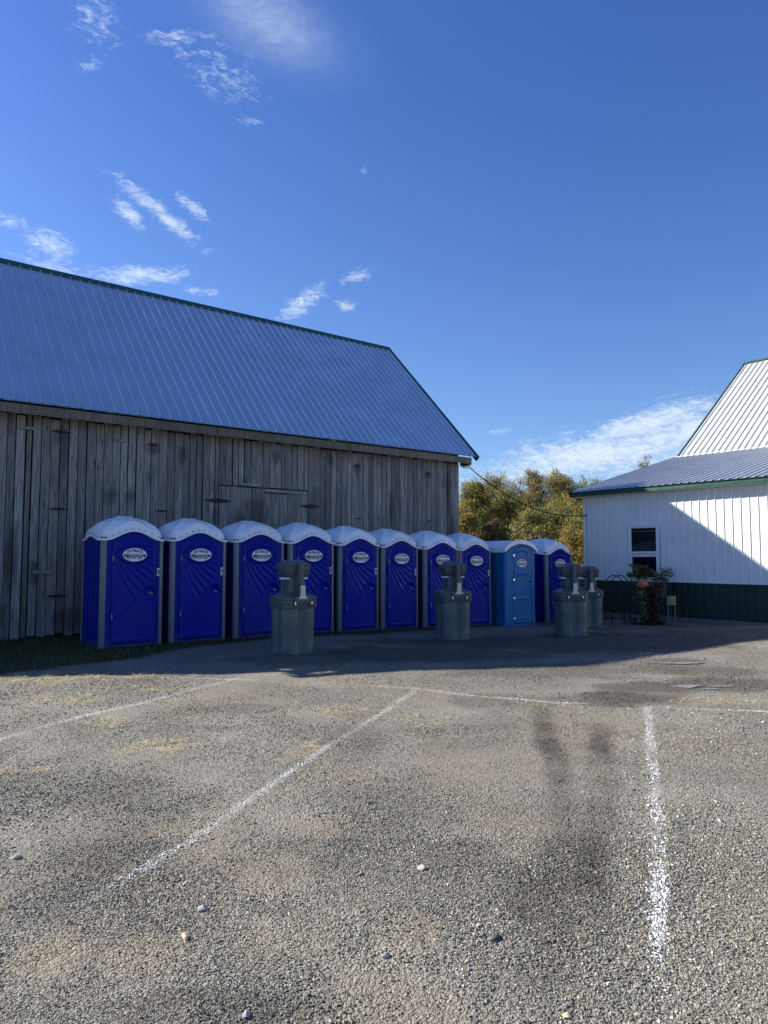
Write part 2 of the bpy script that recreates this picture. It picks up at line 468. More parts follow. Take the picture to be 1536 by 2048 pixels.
b.inputs['Specular IOR Level'].default_value = .3
bp = t.n('ShaderNodeBump'); bp.inputs['Strength'].default_value = .9; bp.inputs['Distance'].default_value = .012
hgt = t.math('ADD', t.math('MULTIPLY', v1.outputs['Distance'], -1.0), t.math('MULTIPLY', v2.outputs['Distance'], -.5))
t.link(hgt, bp.inputs['Height']); t.link(bp.outputs[0], b.inputs['Normal'])

# ------------------------------------------------------------------ frames of the two buildings
DX, DY = math.cos(R(37.5)), math.sin(R(37.5))          # along the old barn, to the right
P1 = (-4.948, 12.362)                                    # front left corner of the first toilet
BARN = (2.255, 21.06)                                    # right front corner of the barn wall
BARN_RZ = R(37.5)
WB = (6.515, 22.78); WB_RZ = R(-51)                      # left front corner of the white building

def along(x, y): return (x - P1[0]) * DX + (y - P1[1]) * DY
def perp(x, y): return (x - P1[0]) * DY - (y - P1[1]) * DX   # towards the camera

def terrain(x, y):
    x = np.asarray(x, float); y = np.asarray(y, float)
    tt = np.clip(along(x, y), -20, 13.5); pp = perp(x, y)
    k = np.log1p(np.exp(np.clip((tt - 4.5) * 1.5, -30, 30))) / 1.5
    z = -.026 * k * smooth(8, 1.5, pp)
    near = smooth(40, 14, np.abs(y)) * smooth(30, 14, np.abs(x))
    z = z + ((fbm(x, y, .55, 3, 3) - .5) * .06 + (fbm(x, y, 2.6, 4, 3) - .5) * .022) * near * smooth(.5, 3.5, pp)
    return z

def tz(x, y): return float(terrain(np.array([x]), np.array([y]))[0])

# ------------------------------------------------------------------ ground colours (stains, dirt, straw, paint, painted shade)
LINES = [  # x, y polyline, half width, strength at each point
    ([(-4.55, 3.7), (-3.42, 6.38), (-2.7, 8.1), (-2.02, 9.7)], .042, [.5, .85, .8, .5]),
    ([(-1.62, 2.9), (-1.45, 3.35), (-1.28, 3.74), (-.86, 4.98), (-.5, 6.05), (-.42, 6.3), (-.1, 7.27), (.41, 8.84)], .036, [.0, .0, .38, .75, .7, .25, .6, .85]),
    ([(.98, 2.55), (1.14, 3.02), (1.22, 3.25), (1.36, 3.6), (1.66, 4.39), (2.2, 5.9), (2.85, 7.74)], .040, [.0, .2, .8, .66, .5, .5, .8]),
    ([(-5.5, 9.75), (-5.0, 10.12), (-4.4, 10.2)], .05, [.7, .8, .1]),
    ([(-2.6, 9.72), (-2.02, 9.62), (-1.45, 9.4)], .05, [.3, .75, .2]),
    ([(-.3, 9.08), (.42, 8.85), (1.1, 8.42), (1.91, 8.01), (2.35, 7.9)], .036, [.45, .85, .95, .9, .15]),
    ([(3.0, 7.74), (3.4, 7.66), (4.01, 7.49), (5.2, 7.1)], .042, [.15, .7, 1.0, .9])]
STRAW = [(-4.38,9.66,1.0,.40,1), (-3.23,9.86,.55,.30,1), (-2.03,6.22,.39,.23,.75), (-2.73,7.01,.22,.25,.7), (-3.69,8.15,.5,.35,.55), (-2.96,8.85,.5,.18,.6),
         (-2.81,5.56,.3,.10,.7), (.46,7.16,.32,.42,.5), (-.63,7.62,.5,.2,.5), (-.61,6.10,.11,.2,.5), (-1.93,7.11,.2,.14,.5), (1.68,7.82,.2,.17,.6), (3.9,8.05,.6,.2,.8)]
TAN = [(-.70,3.77,.3,.30,.55), (-1.01,3.02,.16,.15,.9), (-1.35,2.99,.16,.15,.8), (-.39,4.39,.21,.2,.6), (.11,3.2,.15,.16,.7), (.70,4.39,.36,.49,.4), (-.45,3.14,.22,.2,.45),
       (.52,5.63,.39,.54,.4), (2.0,6.95,.5,.5,.6), (2.81,6.38,.3,.4,.45), (-1.53,8.15,.74,.6,.35), (-.36,7.62,.64,.45,.35), (3.4,5.4,.6,.7,.3), (-2.7,4.3,.4,.3,.3), (1.9,3.2,.5,.3,.25)]
DARK = [(1.38,8.15,.7,.45,.4), (-1.4,7.7,.7,.22,.45), (-.25,6.4,.3,.6,.35), (-1.9,5.0,.5,.35,.3), (-.6,2.65,.35,.12,.4), (.45,3.9,.25,.35,.3), (.68,3.5,.13,.30,.5), (.97,3.55,.10,.16,.45)]
TRACKS = [([(1.75, 8.0), (1.58, 7.2), (1.45, 6.4), (1.38, 5.7), (1.22, 4.9), (1.03, 4.2), (.84, 3.6), (.70, 3.1), (.60, 2.6)], .11, [.3, .8, 1.0, .85, .5, .45, .65, .35, .1]),
          ([(2.15, 7.1), (1.98, 6.6), (1.82, 6.1), (1.70, 5.6), (1.45, 4.8), (1.22, 4.2), (1.02, 3.65), (.9, 3.2)], .11, [.05, .8, 1.0, .35, .4, .6, .9, .15]),
          ([(.2, 8.4), (-.3, 6.8), (-.75, 5.2), (-1.1, 4.0)], .13, [.05, .25, .2, .05]), ([(3.7, 7.0), (3.1, 5.2), (2.5, 3.6)], .14, [.05, .2, .05])]
DAMP_SHADE = [(3.2,13.8,3.6,1.5,.9), (5.6,15.2,3.2,1.7,.9), (.6,12.0,2.2,1.1,.85), (8.2,16.4,2.4,1.6,.8), (2.2,10.2,1.2,.8,.5), (3.6,10.6,1.2,.7,.5), (-1.4,11.4,1.3,.7,.6), (6.5,18.6,3,1.4,.7)]     # damp gravel, mostly the barn's shade deepened in the colour
WET = [(2.79,8.29,.75,.42,.95), (3.3,8.92,.6,.40,.9), (2.42,8.01,.34,.3,.8), (4.5,9.2,.8,.6,.75), (4.7,10.2,.7,.55,.6), (6,8.6,.9,.5,.6), (4.6,11.3,.5,.3,.7)]

def blobs(x, y, L, wob):
    r = np.zeros_like(x)
    for cx, cy, rx, ry, s in L:
        q = ((x - cx) / rx) ** 2 + ((y - cy) / ry) ** 2
        r = np.maximum(r, s * smooth(1.55, .35, q + wob))
    return r

def paint_mask(x, y, L=None):
    r = np.zeros_like(x)
    for pts, hw, st in (L or LINES):
        for i in range(len(pts) - 1):
            ax, ay = pts[i]; bx, by = pts[i + 1]
            L2 = (bx - ax) ** 2 + (by - ay) ** 2
            u = np.clip(((x - ax) * (bx - ax) + (y - ay) * (by - ay)) / L2, 0, 1)
            dd = np.hypot(x - ax - u * (bx - ax), y - ay - u * (by - ay))
            s = st[i] * (1 - u) + st[i + 1] * u
            r = np.maximum(r, s * smooth(hw * 1.5, hw * .35, dd))
    return r

def grass_density(x, y):
    a = along(x, y); p = perp(x, y)
    edge = np.interp(a, [-14, -3, 0, 1.2, 2.6, 5, 8.5, 10], [3.6, 2.1, 1.35, .62, .42, .38, .32, 0])
    edge = edge + (fbm(x, y, 1.3, 41, 3) - .5) * .7
    g = smooth(.12, -.25, p - edge)
    return g

def ground_fields(x, y):
    w = (fbm(x, y, 2.2, 5, 4) - .5) * 2.2
    w2 = (fbm(x, y, 4.5, 9, 3) - .5) * 1.6
    f = {}
    f['straw'] = blobs(x, y, STRAW, w2 * 1.3) * smooth(.36, .62, fbm(x, y, 6.5, 83, 4))
    f['tan'] = np.maximum(blobs(x, y, TAN, w), .55 * smooth(.56, .70, fbm(x, y, .9, 21, 4)))
    tr = paint_mask(x + w * .035, y + w2 * .05, TRACKS) * np.clip(.52 + .65 * fbm(x, y, 6, 55, 3) + .8 * (fbm(x, y, 19, 56, 3) - .42), 0, 1.1)
    f['dark'] = np.maximum(blobs(x, y, DARK, w * .9), np.clip(tr, 0, 1))
    f['wet'] = blobs(x, y, WET, w * .7)
    f['damp_shade'] = blobs(x, y, DAMP_SHADE, w * .7)
    f['paint'] = paint_mask(x + (fbm(x, y, 7, 61, 2) - .5) * .04, y) * np.clip(.25 + 1.9 * (fbm(x, y, 3.3, 63, 4) - .22), .12, 1.05)
    f['grass'] = grass_density(x, y)
    f['far'] = smooth(24, 34, y) 
    return f

def ground_color(x, y):
    f = ground_fields(x, y)
    b = .66 + .70 * fbm(x, y, 1.3, 31, 5)
    c = np.stack([.198 * b, .190 * b, .160 * b], 1)
    def mx(c, col, k): return c * (1 - k[:, None]) + np.array(col) * k[:, None]
    c = mx(c, (.235, .195, .14), f['tan'] * .7)
    c = mx(c, (.32, .265, .15), f['straw'] * .5)
    c = mx(c, (.06, .053, .044), f['dark'] * .88)
    c = mx(c, (.055, .053, .050), f['damp_shade'] * .85)
    c = mx(c, (.070, .060, .046), f['wet'] * .85)
    c = mx(c, (.55, .555, .54), f['paint'] * .6)
    c = mx(c, (.035, .034, .02), f['grass'] * .85)
    c = mx(c, (.09, .085, .035), f['far'])
    return c, f

# ground sheet: fine near the camera, running out to the horizon
def axis(lo, hi, step, far):
    mid = np.arange(lo, hi + 1e-6, step)
    g = [step]
    out_ = []
    p = 0; s = step
    while p < far:
        s *= 1.22; p += s; out_.append(p)
    o = np.array(out_)
    return np.concatenate([(lo - o)[::-1], mid, hi + o])
gx = axis(-8.5, 9.5, .045, 900); gy = axis(1.2, 17.0, .045, 900)
X, Y = np.meshgrid(gx, gy)
xf, yf = X.ravel(), Y.ravel()
zf = terrain(xf, yf)
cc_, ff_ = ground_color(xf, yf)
alpha = 1 - np.clip(ff_['wet'], 0, 1) * .8
nx_, ny_ = len(gx), len(gy)
idx = np.arange(nx_ * ny_).reshape(ny_, nx_)
F = np.stack([idx[:-1, :-1].ravel(), idx[:-1, 1:].ravel(), idx[1:, 1:].ravel(), idx[1:, :-1].ravel()], 1)
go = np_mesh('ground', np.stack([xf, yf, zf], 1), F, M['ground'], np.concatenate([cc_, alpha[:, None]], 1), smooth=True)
tag(go, 'grey gravel lot with faint white parking lines', 'ground', kind='structure')

# ------------------------------------------------------------------ loose crushed stone
OCT_F = np.array([(0,2,4),(2,1,4),(1,3,4),(3,0,4),(2,0,5),(1,2,5),(3,1,5),(0,3,5)])
OCT_V = np.array([(1,0,0),(-1,0,0),(0,1,0),(0,-1,0),(0,0,1),(0,0,-1)], float)
def stone_field(n, y0, y1, smin, smax, mar):
    y = np.sqrt(rng.random(n) * (y1**2 - y0**2) + y0**2)
    x = (rng.random(n) * 2 - 1) * (y * .58 + mar)
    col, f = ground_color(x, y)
    dens = -.55 + 2.5 * fbm(x, y, 1.5, 77, 4) - f['tan'] * .55 - f['grass'] * .95 - f['straw'] * .25 - f['wet'] * .25
    keep = rng.random(n) < np.clip(dens, .03, 1)
    keep &= perp(x, y) > -.1
    x, y, col = x[keep], y[keep], col[keep]; pn = f['paint'][keep]; wet = np.maximum(f['wet'], f['damp_shade'])[keep]; dk = f['dark'][keep]; gr = f['grass'][keep]  # wet here also carries the shade painted into the gravel
    n = len(x)
    size = (smin + (smax - smin) * rng.random(n) ** 2.4) * (.55 + .85 * fbm(x, y, 1.1, 29, 3))
    V = OCT_V[None] * (1 + (rng.random((n, 6, 3)) - .5) * .5) + (rng.random((n, 6, 3)) - .5) * .55
    V = V * np.stack([size, size * (.6 + .35 * rng.random(n)), size * (.45 + .3 * rng.random(n))], 1)[:, None, :] * .5
    tl = (rng.random(n) - .5) * 1.2; c, s_ = np.cos(tl), np.sin(tl)
    vx = V[..., 0] * c[:, None] - V[..., 2] * s_[:, None]; vz = V[..., 0] * s_[:, None] + V[..., 2] * c[:, None]
    th = rng.random(n) * 6.283; c, s_ = np.cos(th), np.sin(th)
    px = vx * c[:, None] - V[..., 1] * s_[:, None]; py = vx * s_[:, None] + V[..., 1] * c[:, None]
    P = np.stack([px + x[:, None], py + y[:, None], vz + (terrain(x, y) + size * .14)[:, None]], 2)
    lum = np.exp(rng.normal(0, .40, n)) * .96
    tint = rng.random(n)
    base = np.stack([.200 + .015 * tint, .200 + .01 * tint, .184 - .02 * tint], 1)
    base = base * .55 + col * .45
    warm = rng.random(n) < .10
    base[warm] = base[warm] * np.array([1.35, 1.15, .85])
    pale = rng.random(n) < .022
    base[pale] = base[pale] * 1.5
    cs = base * lum[:, None]
    cs *= np.clip(1 - .62 * wet - .5 * dk, .3, 1)[:, None]  # wet includes the shade painted into the gravel
    white = rng.random(n) < pn * 1.15
    cs[white] = np.array([.72, .73, .73]) * (.75 + .35 * rng.random(white.sum()))[:, None]
    return P.reshape(-1, 3), np.repeat(np.clip(cs, .015, .85), 6, 0), n

parts = [stone_field(190000, 1.9, 4.2, .005, .017, .5), stone_field(120000, 4.2, 7.0, .0065, .019, .6),
         stone_field(70000, 7.0, 11.0, .009, .024, .8), stone_field(36000, 11.0, 17.5, .012, .032, 1.0), stone_field(1600, 2.0, 12.0, .016, .036, .6)]
V = np.concatenate([p[0] for p in parts]); C = np.concatenate([p[1] for p in parts]); N = len(V) // 6
F = (np.arange(N)[:, None, None] * 6 + OCT_F[None]).reshape(-1, 3)
so = np_mesh('gravel', V, F, M['stone'], C)
tag(so, 'loose crushed grey stone scattered over the lot', 'gravel', kind='stuff')

# straw bits caught in the sunlit gravel
def strands(name, pts, length, width, cols, mat_, flat, label, cat):
    n = len(pts)
    th = rng.random(n) * 6.283
    L = length * (.5 + rng.random(n))
    up = np.where(flat, .15, .8) * (.4 + rng.random(n))
    dx, dy, dz = np.cos(th) * L * (1 - up * .5), np.sin(th) * L * (1 - up * .5), L * up
    wx, wy = -np.sin(th) * width * (.6 + .8 * rng.random(n)), np.cos(th) * width * (.6 + .8 * rng.random(n))
    b = pts
    P = np.zeros((n, 5, 3))
    P[:, 0] = b + np.stack([wx, wy, wx * 0], 1) * .5
    P[:, 1] = b - np.stack([wx, wy, wx * 0], 1) * .5
    mid = b + np.stack([dx * .4, dy * .4, dz * .65], 1)
    P[:, 2] = mid - np.stack([wx, wy, wx * 0], 1) * .4
    P[:, 3] = mid + np.stack([wx, wy, wx * 0], 1) * .4
    P[:, 4] = b + np.stack([dx, dy, dz], 1)
    o5 = np.arange(n)[:, None] * 5
    F = np.concatenate([o5 + np.array([[0, 1, 2]]), o5 + np.array([[0, 2, 3]]), o5 + np.array([[3, 2, 4]])])
    o = np_mesh(name, P.reshape(-1, 3), F, mat_, np.repeat(cols, 5, 0))
    return tag(o, label, cat, kind='stuff')

n = 110000
y = 5 + rng.random(n) * 6; x = -6.5 + rng.random(n) * 12
f = ground_fields(x, y)
k = rng.random(n) < f['straw'] * .8
x, y = x[k], y[k]
cs = np.array([.55, .46, .26]) * np.exp(rng.normal(0, .3, len(x)))[:, None]
strands('straw', np.stack([x, y, terrain(x, y) + .012], 1),   .075, .0045, cs, M['grass'], True, 'dry yellow straw strewn on the sunlit gravel', 'straw')

n = 210000
aa = -13 + rng.random(n) * 23; pp = -2.6 + rng.random(n) * 6.3
x = P1[0] + aa * DX + pp * DY; y = P1[1] + aa * DY - pp * DX
k = (rng.random(n) < grass_density(x, y) * (.3 + .9 * fbm(x, y, 2.5, 13, 3)))
x, y = x[k], y[k]
mixv = fbm(x, y, 3, 91, 3)[:, None]
cs = (np.array([.030, .062, .016]) * (1 - mixv) + np.array([.075, .085, .028]) * mixv) * np.exp(rng.normal(0, .3, len(x)))[:, None]
dry = rng.random(len(x)) < .12
cs[dry] = np.array([.22, .18, .08])
strands('grass', np.stack([x, y, terrain(x, y) - .005], 1), .075, .008, cs, M['grass'], False, 'short green grass growing along the foot of the old barn', 'grass')

# ------------------------------------------------------------------ puddles
def puddle(cx, cy, rx, ry, seed, name='puddle'):
    mb = MB(); n = 40; V = [(0, 0, 0)]
    r_ = random.Random(seed); ph = [r_.random() * 6.28 for _ in range(4)]
    for i in range(n):
        t_ = 2 * math.pi * i / n
        k = 1 + .22 * math.sin(2 * t_ + ph[0]) + .16 * math.sin(3 * t_ + ph[1]) + .10 * math.sin(7 * t_ + ph[2]) + .06 * math.sin(11 * t_ + ph[3])
        V.append((rx * k * math.cos(t_), ry * k * math.sin(t_), 0))
    mb.add(V, [(0, i + 1, (i + 1) % n + 1) for i in range(n)])
    o = mb.build('puddle', M['water'], loc=(cx, cy, tz(cx, cy) + .009))
    return tag(o, 'shallow rain puddle lying on the gravel', 'puddle', kind='structure')
puddle(4.55, 11.05, .36, .10, 1); puddle(3.80, 8.98, .19, .09, 2); puddle(4.25, 9.03, .13, .05, 3); puddle(4.02, 8.82, .09, .04, 4)

# ------------------------------------------------------------------ single stones one can point at
def rock(name, x, y, s, mat_, label, seed):
    bm = bmesh.new(); bmesh.ops.create_icosphere(bm, subdivisions=2, radius=s)
    r_ = random.Random(seed)
    pl = [(Vector((r_.uniform(-1, 1), r_.uniform(-1, 1), r_.uniform(-.6, 1))).normalized(), r_.uniform(.45, .8)) for _ in range(11)]
    for v in bm.verts:
        for nrm, dd in pl:
            q = v.co.dot(nrm) - dd * s
            if q > 0: v.co -= nrm * q
        v.co.x *= 1.3; v.co.z *= .6
    me = bpy.data.meshes.new(name); bm.to_mesh(me); bm.free(); me.materials.append(mat_)
    o = bpy.data.objects.new(name, me); COL.objects.link(o)
    o.location = (x, y, tz(x, y) + s * .28); o.rotation_euler = (0, 0, r_.random() * 6)
    return tag(o, label, 'rock', 'larger rocks lying in the gravel')
rock('rock', -.84, 3.38, .028, M['rock_grey'], 'largest grey rock in the left foreground, with a sharp shadow', 1)
rock('rock', -.85, 3.13, .024, M['rock_tan'], 'yellowish tan rock just below the largest grey rock', 2)
rock('rock', -2.0, 3.94, .028, M['rock_grey'], 'pale rock at the far left edge beyond the faded paint line', 3)
rock('rock', .48, 3.12, .026, M['rock_dark'], 'dark slate coloured rock in the middle foreground', 4)
rock('rock', .01, 3.00, .020, M['rock_grey'], 'small grey rock left of the dark slate rock', 5)
rock('rock', .20, 3.80, .026, M['rock_grey'], 'grey rock beyond the dark slate rock, in the middle of the bay', 6)
rock('rock', -.49, 2.62, .022, M['rock_grey'], 'grey rock at the bottom edge left of centre', 7)
rock('rock', .65, 2.61, .018, M['rock_tan'], 'small tan rock at the bottom edge right of centre', 8)

# ------------------------------------------------------------------ ribbed sheet metal
def ribsheet(mb, O, ex, es, width, length, spacing, rw=.05, rt=.022, rh=.02, first=.0, m=0, minor=0):
    """ribs run along es; profile along ex; normal = ex x es ... kept outward by the caller"""
    O, ex, es = Vector(O), Vector(ex).normalized(), Vector(es).normalized()
    en = ex.cross(es).normalized()
    prof = [(0.0, 0.0)]
    p = first
    while p + rw / 2 < width:
        if p - rw / 2 > 0:
            prof += [(p - rw / 2, 0), (p - rt / 2, rh), (p + rt / 2, rh), (p + rw / 2, 0)]
        if minor:
            for kk in range(1, minor + 1):
                q = p + spacing * kk / (minor + 1)
                if q + .015 < width: prof += [(q - .012, 0), (q - .006, .004), (q + .006, .004), (q + .012, 0)]
        p += spacing
    prof.append((width, 0.0))
    V = [O + ex * a + en * b for a, b in prof] + [O + ex * a + en * b + es * length for a, b in prof]
    n = len(prof)
    mb.add(V, [(i, i + 1, n + i + 1, n + i) for i in range(n - 1)], m)
    # a flat back so that the sheet has a thickness
    V = [O - en * .012, O + ex * width - en * .012, O + ex * width - en * .012 + es * length, O - en * .012 + es * length]
    mb.add(V, [(3, 2, 1, 0)], m)

# ------------------------------------------------------------------ the old barn
BL = 13.55                                   # wall length
barn = empty('barn', (BARN[0], BARN[1], 0), BARN_RZ)
tag(barn, 'old weathered grey board barn with a ribbed metal roof', 'barn')
gz = lambda t: tz(BARN[0] + t * DX, BARN[1] + t * DY)
RID_Y, RID_Z, EAV_Y, EAV_Z = 3.875, 8.95, -.455, 4.62
br = random.Random(3)
HINGES = [(-11.18,4.18,.40,.05), (-11.18,2.60,.36,.05), (-11.17,.85,.44,.06), (-9.28,4.10,.28,.05), (-9.05,2.65,.33,.045), (-7.72,2.94,.70,.11), (-5.23,2.92,.62,.10),
          (-3.76,4.07,.24,.06), (-3.73,2.66,.24,.035), (-1.25,4.05,.22,.06), (-1.22,2.67,.22,.035)]
wall = MB(); door = MB()
x = -BL
while x < -.02:
    w_ = br.uniform(.13, .20) if x > -8 else br.uniform(.15, .19)
    if x + w_ > -.06: w_ = -.0 - x
    for s_ in (-11.68, -7.71, -5.27):
        if x < s_ < x + w_ + .06: w_ = s_ - x
    gap = br.choice([.010, .013, .017, .022]) if br.random() < .9 else .03
    if abs(x + w_ + 11.68) < .01: gap = .03
    y0 = -br.uniform(.0, .014); tone = br.random()
    indoor = -7.72 < x + w_ / 2 < -5.26
    ztop = 4.46 + br.uniform(-.05, .03)
    zb = gz(x) + br.uniform(.02, .11)
    lean = br.uniform(-.002, .002)
    def board(mb, a, b_, za, zb_, y0, tone):
        n = 6; rs = []
        for i in range(n + 1):
            z = za + (zb_ - za) * i / n
            wob = .0015 * math.sin(z * 1.7 + a * 9) + lean * (z - 2)
            rs.append([(a + wob, y0, z), (b_ + wob, y0 + .002, z), (b_ + wob, .03, z), (a + wob, .03, z)])
        mb.rings(rs, 0, True, True, tone)
    if indoor:
        board(wall, x, x + w_ - gap, 3.315 + br.uniform(0, .012), ztop, y0, tone)
    else:
        if br.random() < .04 and x > -10:      # a patched board in two lengths
            zc = br.uniform(1.6, 3.4)
            board(wall, x, x + w_ - gap, zb, zc, y0, tone); board(wall, x, x + w_ - gap, zc + .012, ztop, y0 - .004, br.random())
        else:
            board(wall, x, x + w_ - gap, zb, ztop, y0, tone)
    x += w_
wall.box(-BL + .02, -.02, .06, .09, -.3, 4.6, 1)                     # dark inside seen through the gaps
for xx in (-.03, -BL):                                                # gable end walls
    wall.prism([(.031, -.3), (2 * RID_Y - .03, -.3), (2 * RID_Y - .03, 4.95), (RID_Y, 8.86), (.031, 4.95)], xx, xx + .03, 0, 'x', .45)
wall.box(-BL, 0, 2 * RID_Y - .03, 2 * RID_Y, -.3, 4.4, 0)
wall.build('wall', [M['wood'], M['wood_dark']], barn)
x = -7.70
while x < -5.30:
    w_ = br.uniform(.22, .31)
    if x + w_ > -5.42: w_ = -5.29 - x
    y0 = -br.uniform(.016, .026); tone = br.random() * .7
    zt_ = 3.29
    n = 4
    door.rings([[(x, y0, gz(x) + .06 + (zt_ - gz(x) - .06) * i / n), (x + w_ - .01, y0 + .002, gz(x) + .06 + (zt_ - gz(x) - .06) * i / n),
                 (x + w_ - .01, .028, gz(x) + .06 + (zt_ - gz(x) - .06) * i / n), (x, .028, gz(x) + .06 + (zt_ - gz(x) - .06) * i / n)] for i in range(n + 1)], 0, tone=tone)
    x += w_
door.box(-6.55, -5.33, -.052, -.028, 3.215, 3.275, 0, .95)
do_ = door.build('door', M['wood'], barn)
ht = MB(); ht.box(-6.52, -5.9, -.05, -.029, 3.185, 3.212, 0); ht.build('rail', M['rust'], do_)
for hx, hz_, hw, hh in HINGES:
    mb = MB()
    p = [(-hw/2, 0), (-hw*.2, -hh*.35), (0, -hh/2), (hw*.2, -hh*.35), (hw/2, 0), (hw*.2, hh*.35), (0, hh/2), (-hw*.2, hh*.35)]
    mb.prism(p, -.062, -.030, 0, 'y'); mb.tube([(0, -.064, -hh * .55), (0, -.064, hh * .55)], .011, 8)
    o = mb.build('hinge', M['rust'], barn); o.location = (hx, 0, hz_)
for bx, bz, bw, bh in [(-11.80, 4.19, .34, .06), (-9.97, 4.12, .27, .055), (-6.95, 3.36, .52, .07), (-11.45, 1.33, .44, .065)]:
    mb = MB(); mb.prism([(-bw/2, .01), (-bw*.4, -bh/2), (bw*.42, -bh/2), (bw/2, -.005), (bw*.4, bh/2), (-bw*.38, bh/2)], -.05, -.018, 0, 'y', .8)
    o = mb.build('plank', M['wood'], barn, bevel=.004); o.location = (bx, 0, bz)
mb = MB(); mb.box(-11.69, -11.61, -.055, -.018, 1.19, 1.42, 0, .7); mb.build('latch_post', M['wood'], barn, bevel=.004)
# eave board, in three lengths, and rafter ends
mb = MB()
for a_, b_ in ((-BL - .2, -9.6), (-9.59, -4.3), (-4.29, .14)):
    mb.box(a_, b_, -.40, -.37, 4.40 + br.uniform(-.01, .01), 4.585, 0, br.uniform(.4, .9))
mb.box(-BL - .2, .16, -.37, .0, 4.52, 4.545, 0, .2)
mb.box(.02, .16, -.36, -.02, 4.36, 4.50, 0, .5)
mb.build('eave_board', M['wood_fascia'], barn, bevel=.005)
mb = MB(); mb.tube([(.08, -.14, 4.33), (.25, -.18, 4.34)], .03, 10); mb.box(.03, .2, -.2, -.1, 4.30, 4.335)
mb.build('cable_bracket', M['white_trim'], barn, bevel=.004)
# roof
sl = Vector((0, RID_Y - EAV_Y, RID_Z - EAV_Z)); SLEN = sl.length; su = sl.normalized(); RX0, RX1 = -BL - .3, .33
mb = MB()
ribsheet(mb, (RX0, EAV_Y, EAV_Z), (1, 0, 0), su, RX1 - RX0, SLEN, .2365, .050, .010, .036, .1, 0)
ribsheet(mb, (RX1, 2 * RID_Y - EAV_Y, EAV_Z), (-1, 0, 0), (0, -su.y, su.z), RX1 - RX0, SLEN, .2365, .050, .010, .036, .1, 0)
nrm = Vector((1, 0, 0)).cross(su)
p = .1
while p < RX1 - RX0 - .05:                                            # screws along the purlins
    for k_ in (.03, .17, .31, .45, .59, .73, .87, .97):
        c = Vector((RX0 + p + .045, EAV_Y, EAV_Z)) + su * (SLEN * k_) + nrm * .003
        e1, e2 = Vector((.007, 0, 0)), su * .007
        mb.add([c - e1 - e2, c + e1 - e2, c + e1 + e2, c - e1 + e2, c + nrm * .008], [(0, 1, 4), (1, 2, 4), (2, 3, 4), (3, 0, 4)], 1)
    p += .2365
roof = mb.build('roof', [M['roof'], M['rust']], barn, angle=25)
mb = MB()                                                             # ridge cap and rake trim
cap = [(RID_Y - .13, RID_Z - .10), (RID_Y - .13, RID_Z - .08), (RID_Y, RID_Z + .055), (RID_Y + .13, RID_Z - .08), (RID_Y + .13, RID_Z - .10), (RID_Y, RID_Z + .03)]
mb.prism(cap[::-1], RX0 - .04, RX1 + .04, 0, 'x'); mb.build('ridge_cap', M['green'], roof)
for xx in (RX1 - .02, RX0 - .05):
    mb = MB()
    for sgn in (0, 1):
        f_ = (lambda y: y) if sgn == 0 else (lambda y: 2 * RID_Y - y)
        a = Vector((0, EAV_Y - .03, EAV_Z - .03)); b_ = Vector((0, RID_Y, RID_Z)); up_ = Vector((0, -su.z, su.y))
        q = [a + up_ * .035, b_ + up_ * .03, b_ - up_ * .10, a - up_ * .12]
        poly = [(f_(v.y), v.z) for v in q]
        mb.prism(poly if sgn else poly[::-1], xx, xx + .06, 0, 'x')
    mb.build('rake_trim', M['green'], roof)
# unseen lean-to added at the far gable end, shaped to cast shadow across the grass
lt = MB(); lx = -BL - 2.6
V = [(lx, -.25, 2.75), (-BL - .06, -.25, 4.45), (-BL - .06, 6.0, 4.45), (lx, 6.0, 2.75)]
lt.add(V + [(a, b, c - .05) for a, b, c in V], [(0, 1, 2, 3), (7, 6, 5, 4), (0, 4, 5, 1), (1, 5, 6, 2), (2, 6, 7, 3), (3, 7, 4, 0)])
lt.prism([(lx + .1, -.2), (-BL - .06, -.2), (-BL - .06, 4.38), (lx + .1, 2.75)], -.06, -.02, 1, 'y'); lt.box(lx + .1, lx + .14, -.02, 5.8, -.2, 2.72, 1)
lt.build('shadow_lean_to', [M['roof'], M['wood']], barn)

# ------------------------------------------------------------------ the white building
wb = empty('white_building', (WB[0], WB[1], 0), WB_RZ)
tag(wb, 'white ribbed metal building with green wainscot and green fascia', 'building')
WL, EZ, EY = 13.5, 3.73, -.30
mb = MB(); ribsheet(mb, (0, 0, .925), (1, 0, 0), (0, 0, 1), WL, 2.69, .229, .05, .02, .019, .115, 0, 2)
mb.box(.01, WL, .02, .1, -.3, 3.62, 0)
mb.prism([(.101, -.3), (14, -.3), (14, 3.4), (6.4, 5.3), (.101, 3.6)], .0, .03, 0, 'x')
mb.build('wall', M['siding'], wb)
mb = MB(); ribsheet(mb, (0, -.005, -.09), (1, 0, 0), (0, 0, 1), WL, .995, .229, .05, .02, .019, .115, 0, 2)
mb.build('wainscot', M['green_dark'], wb)
mb = MB(); mb.box(-.02, WL, -.04, -.018, .905, .93); mb.build('drip_strip', M['white_trim'], wb)
mb = MB(); mb.box(-.03, WL, -.05, .015, -.45, -.10); mb.build('foundation', M['concrete'], wb, bevel=.008)
mb = MB(); mb.box(-.045, .045, -.045, -.026, .94, 3.56); mb.box(-.045, -.026, -.026, .06, .94, 3.56); mb.build('corner_trim', M['white_trim'], wb)
mb = MB(); mb.box(-.05, .045, -.05, -.028, -.095, .90); mb.build('corner_trim', M['green_dark'], wb)
mb = MB(); mb.box(-.30, WL, EY - .012, EY + .012, EZ - .165, EZ - .012); mb.box(-.325, -.30, EY - .012, .9, EZ - .165, EZ - .012)
mb.build('fascia', M['green'], wb, bevel=.003)
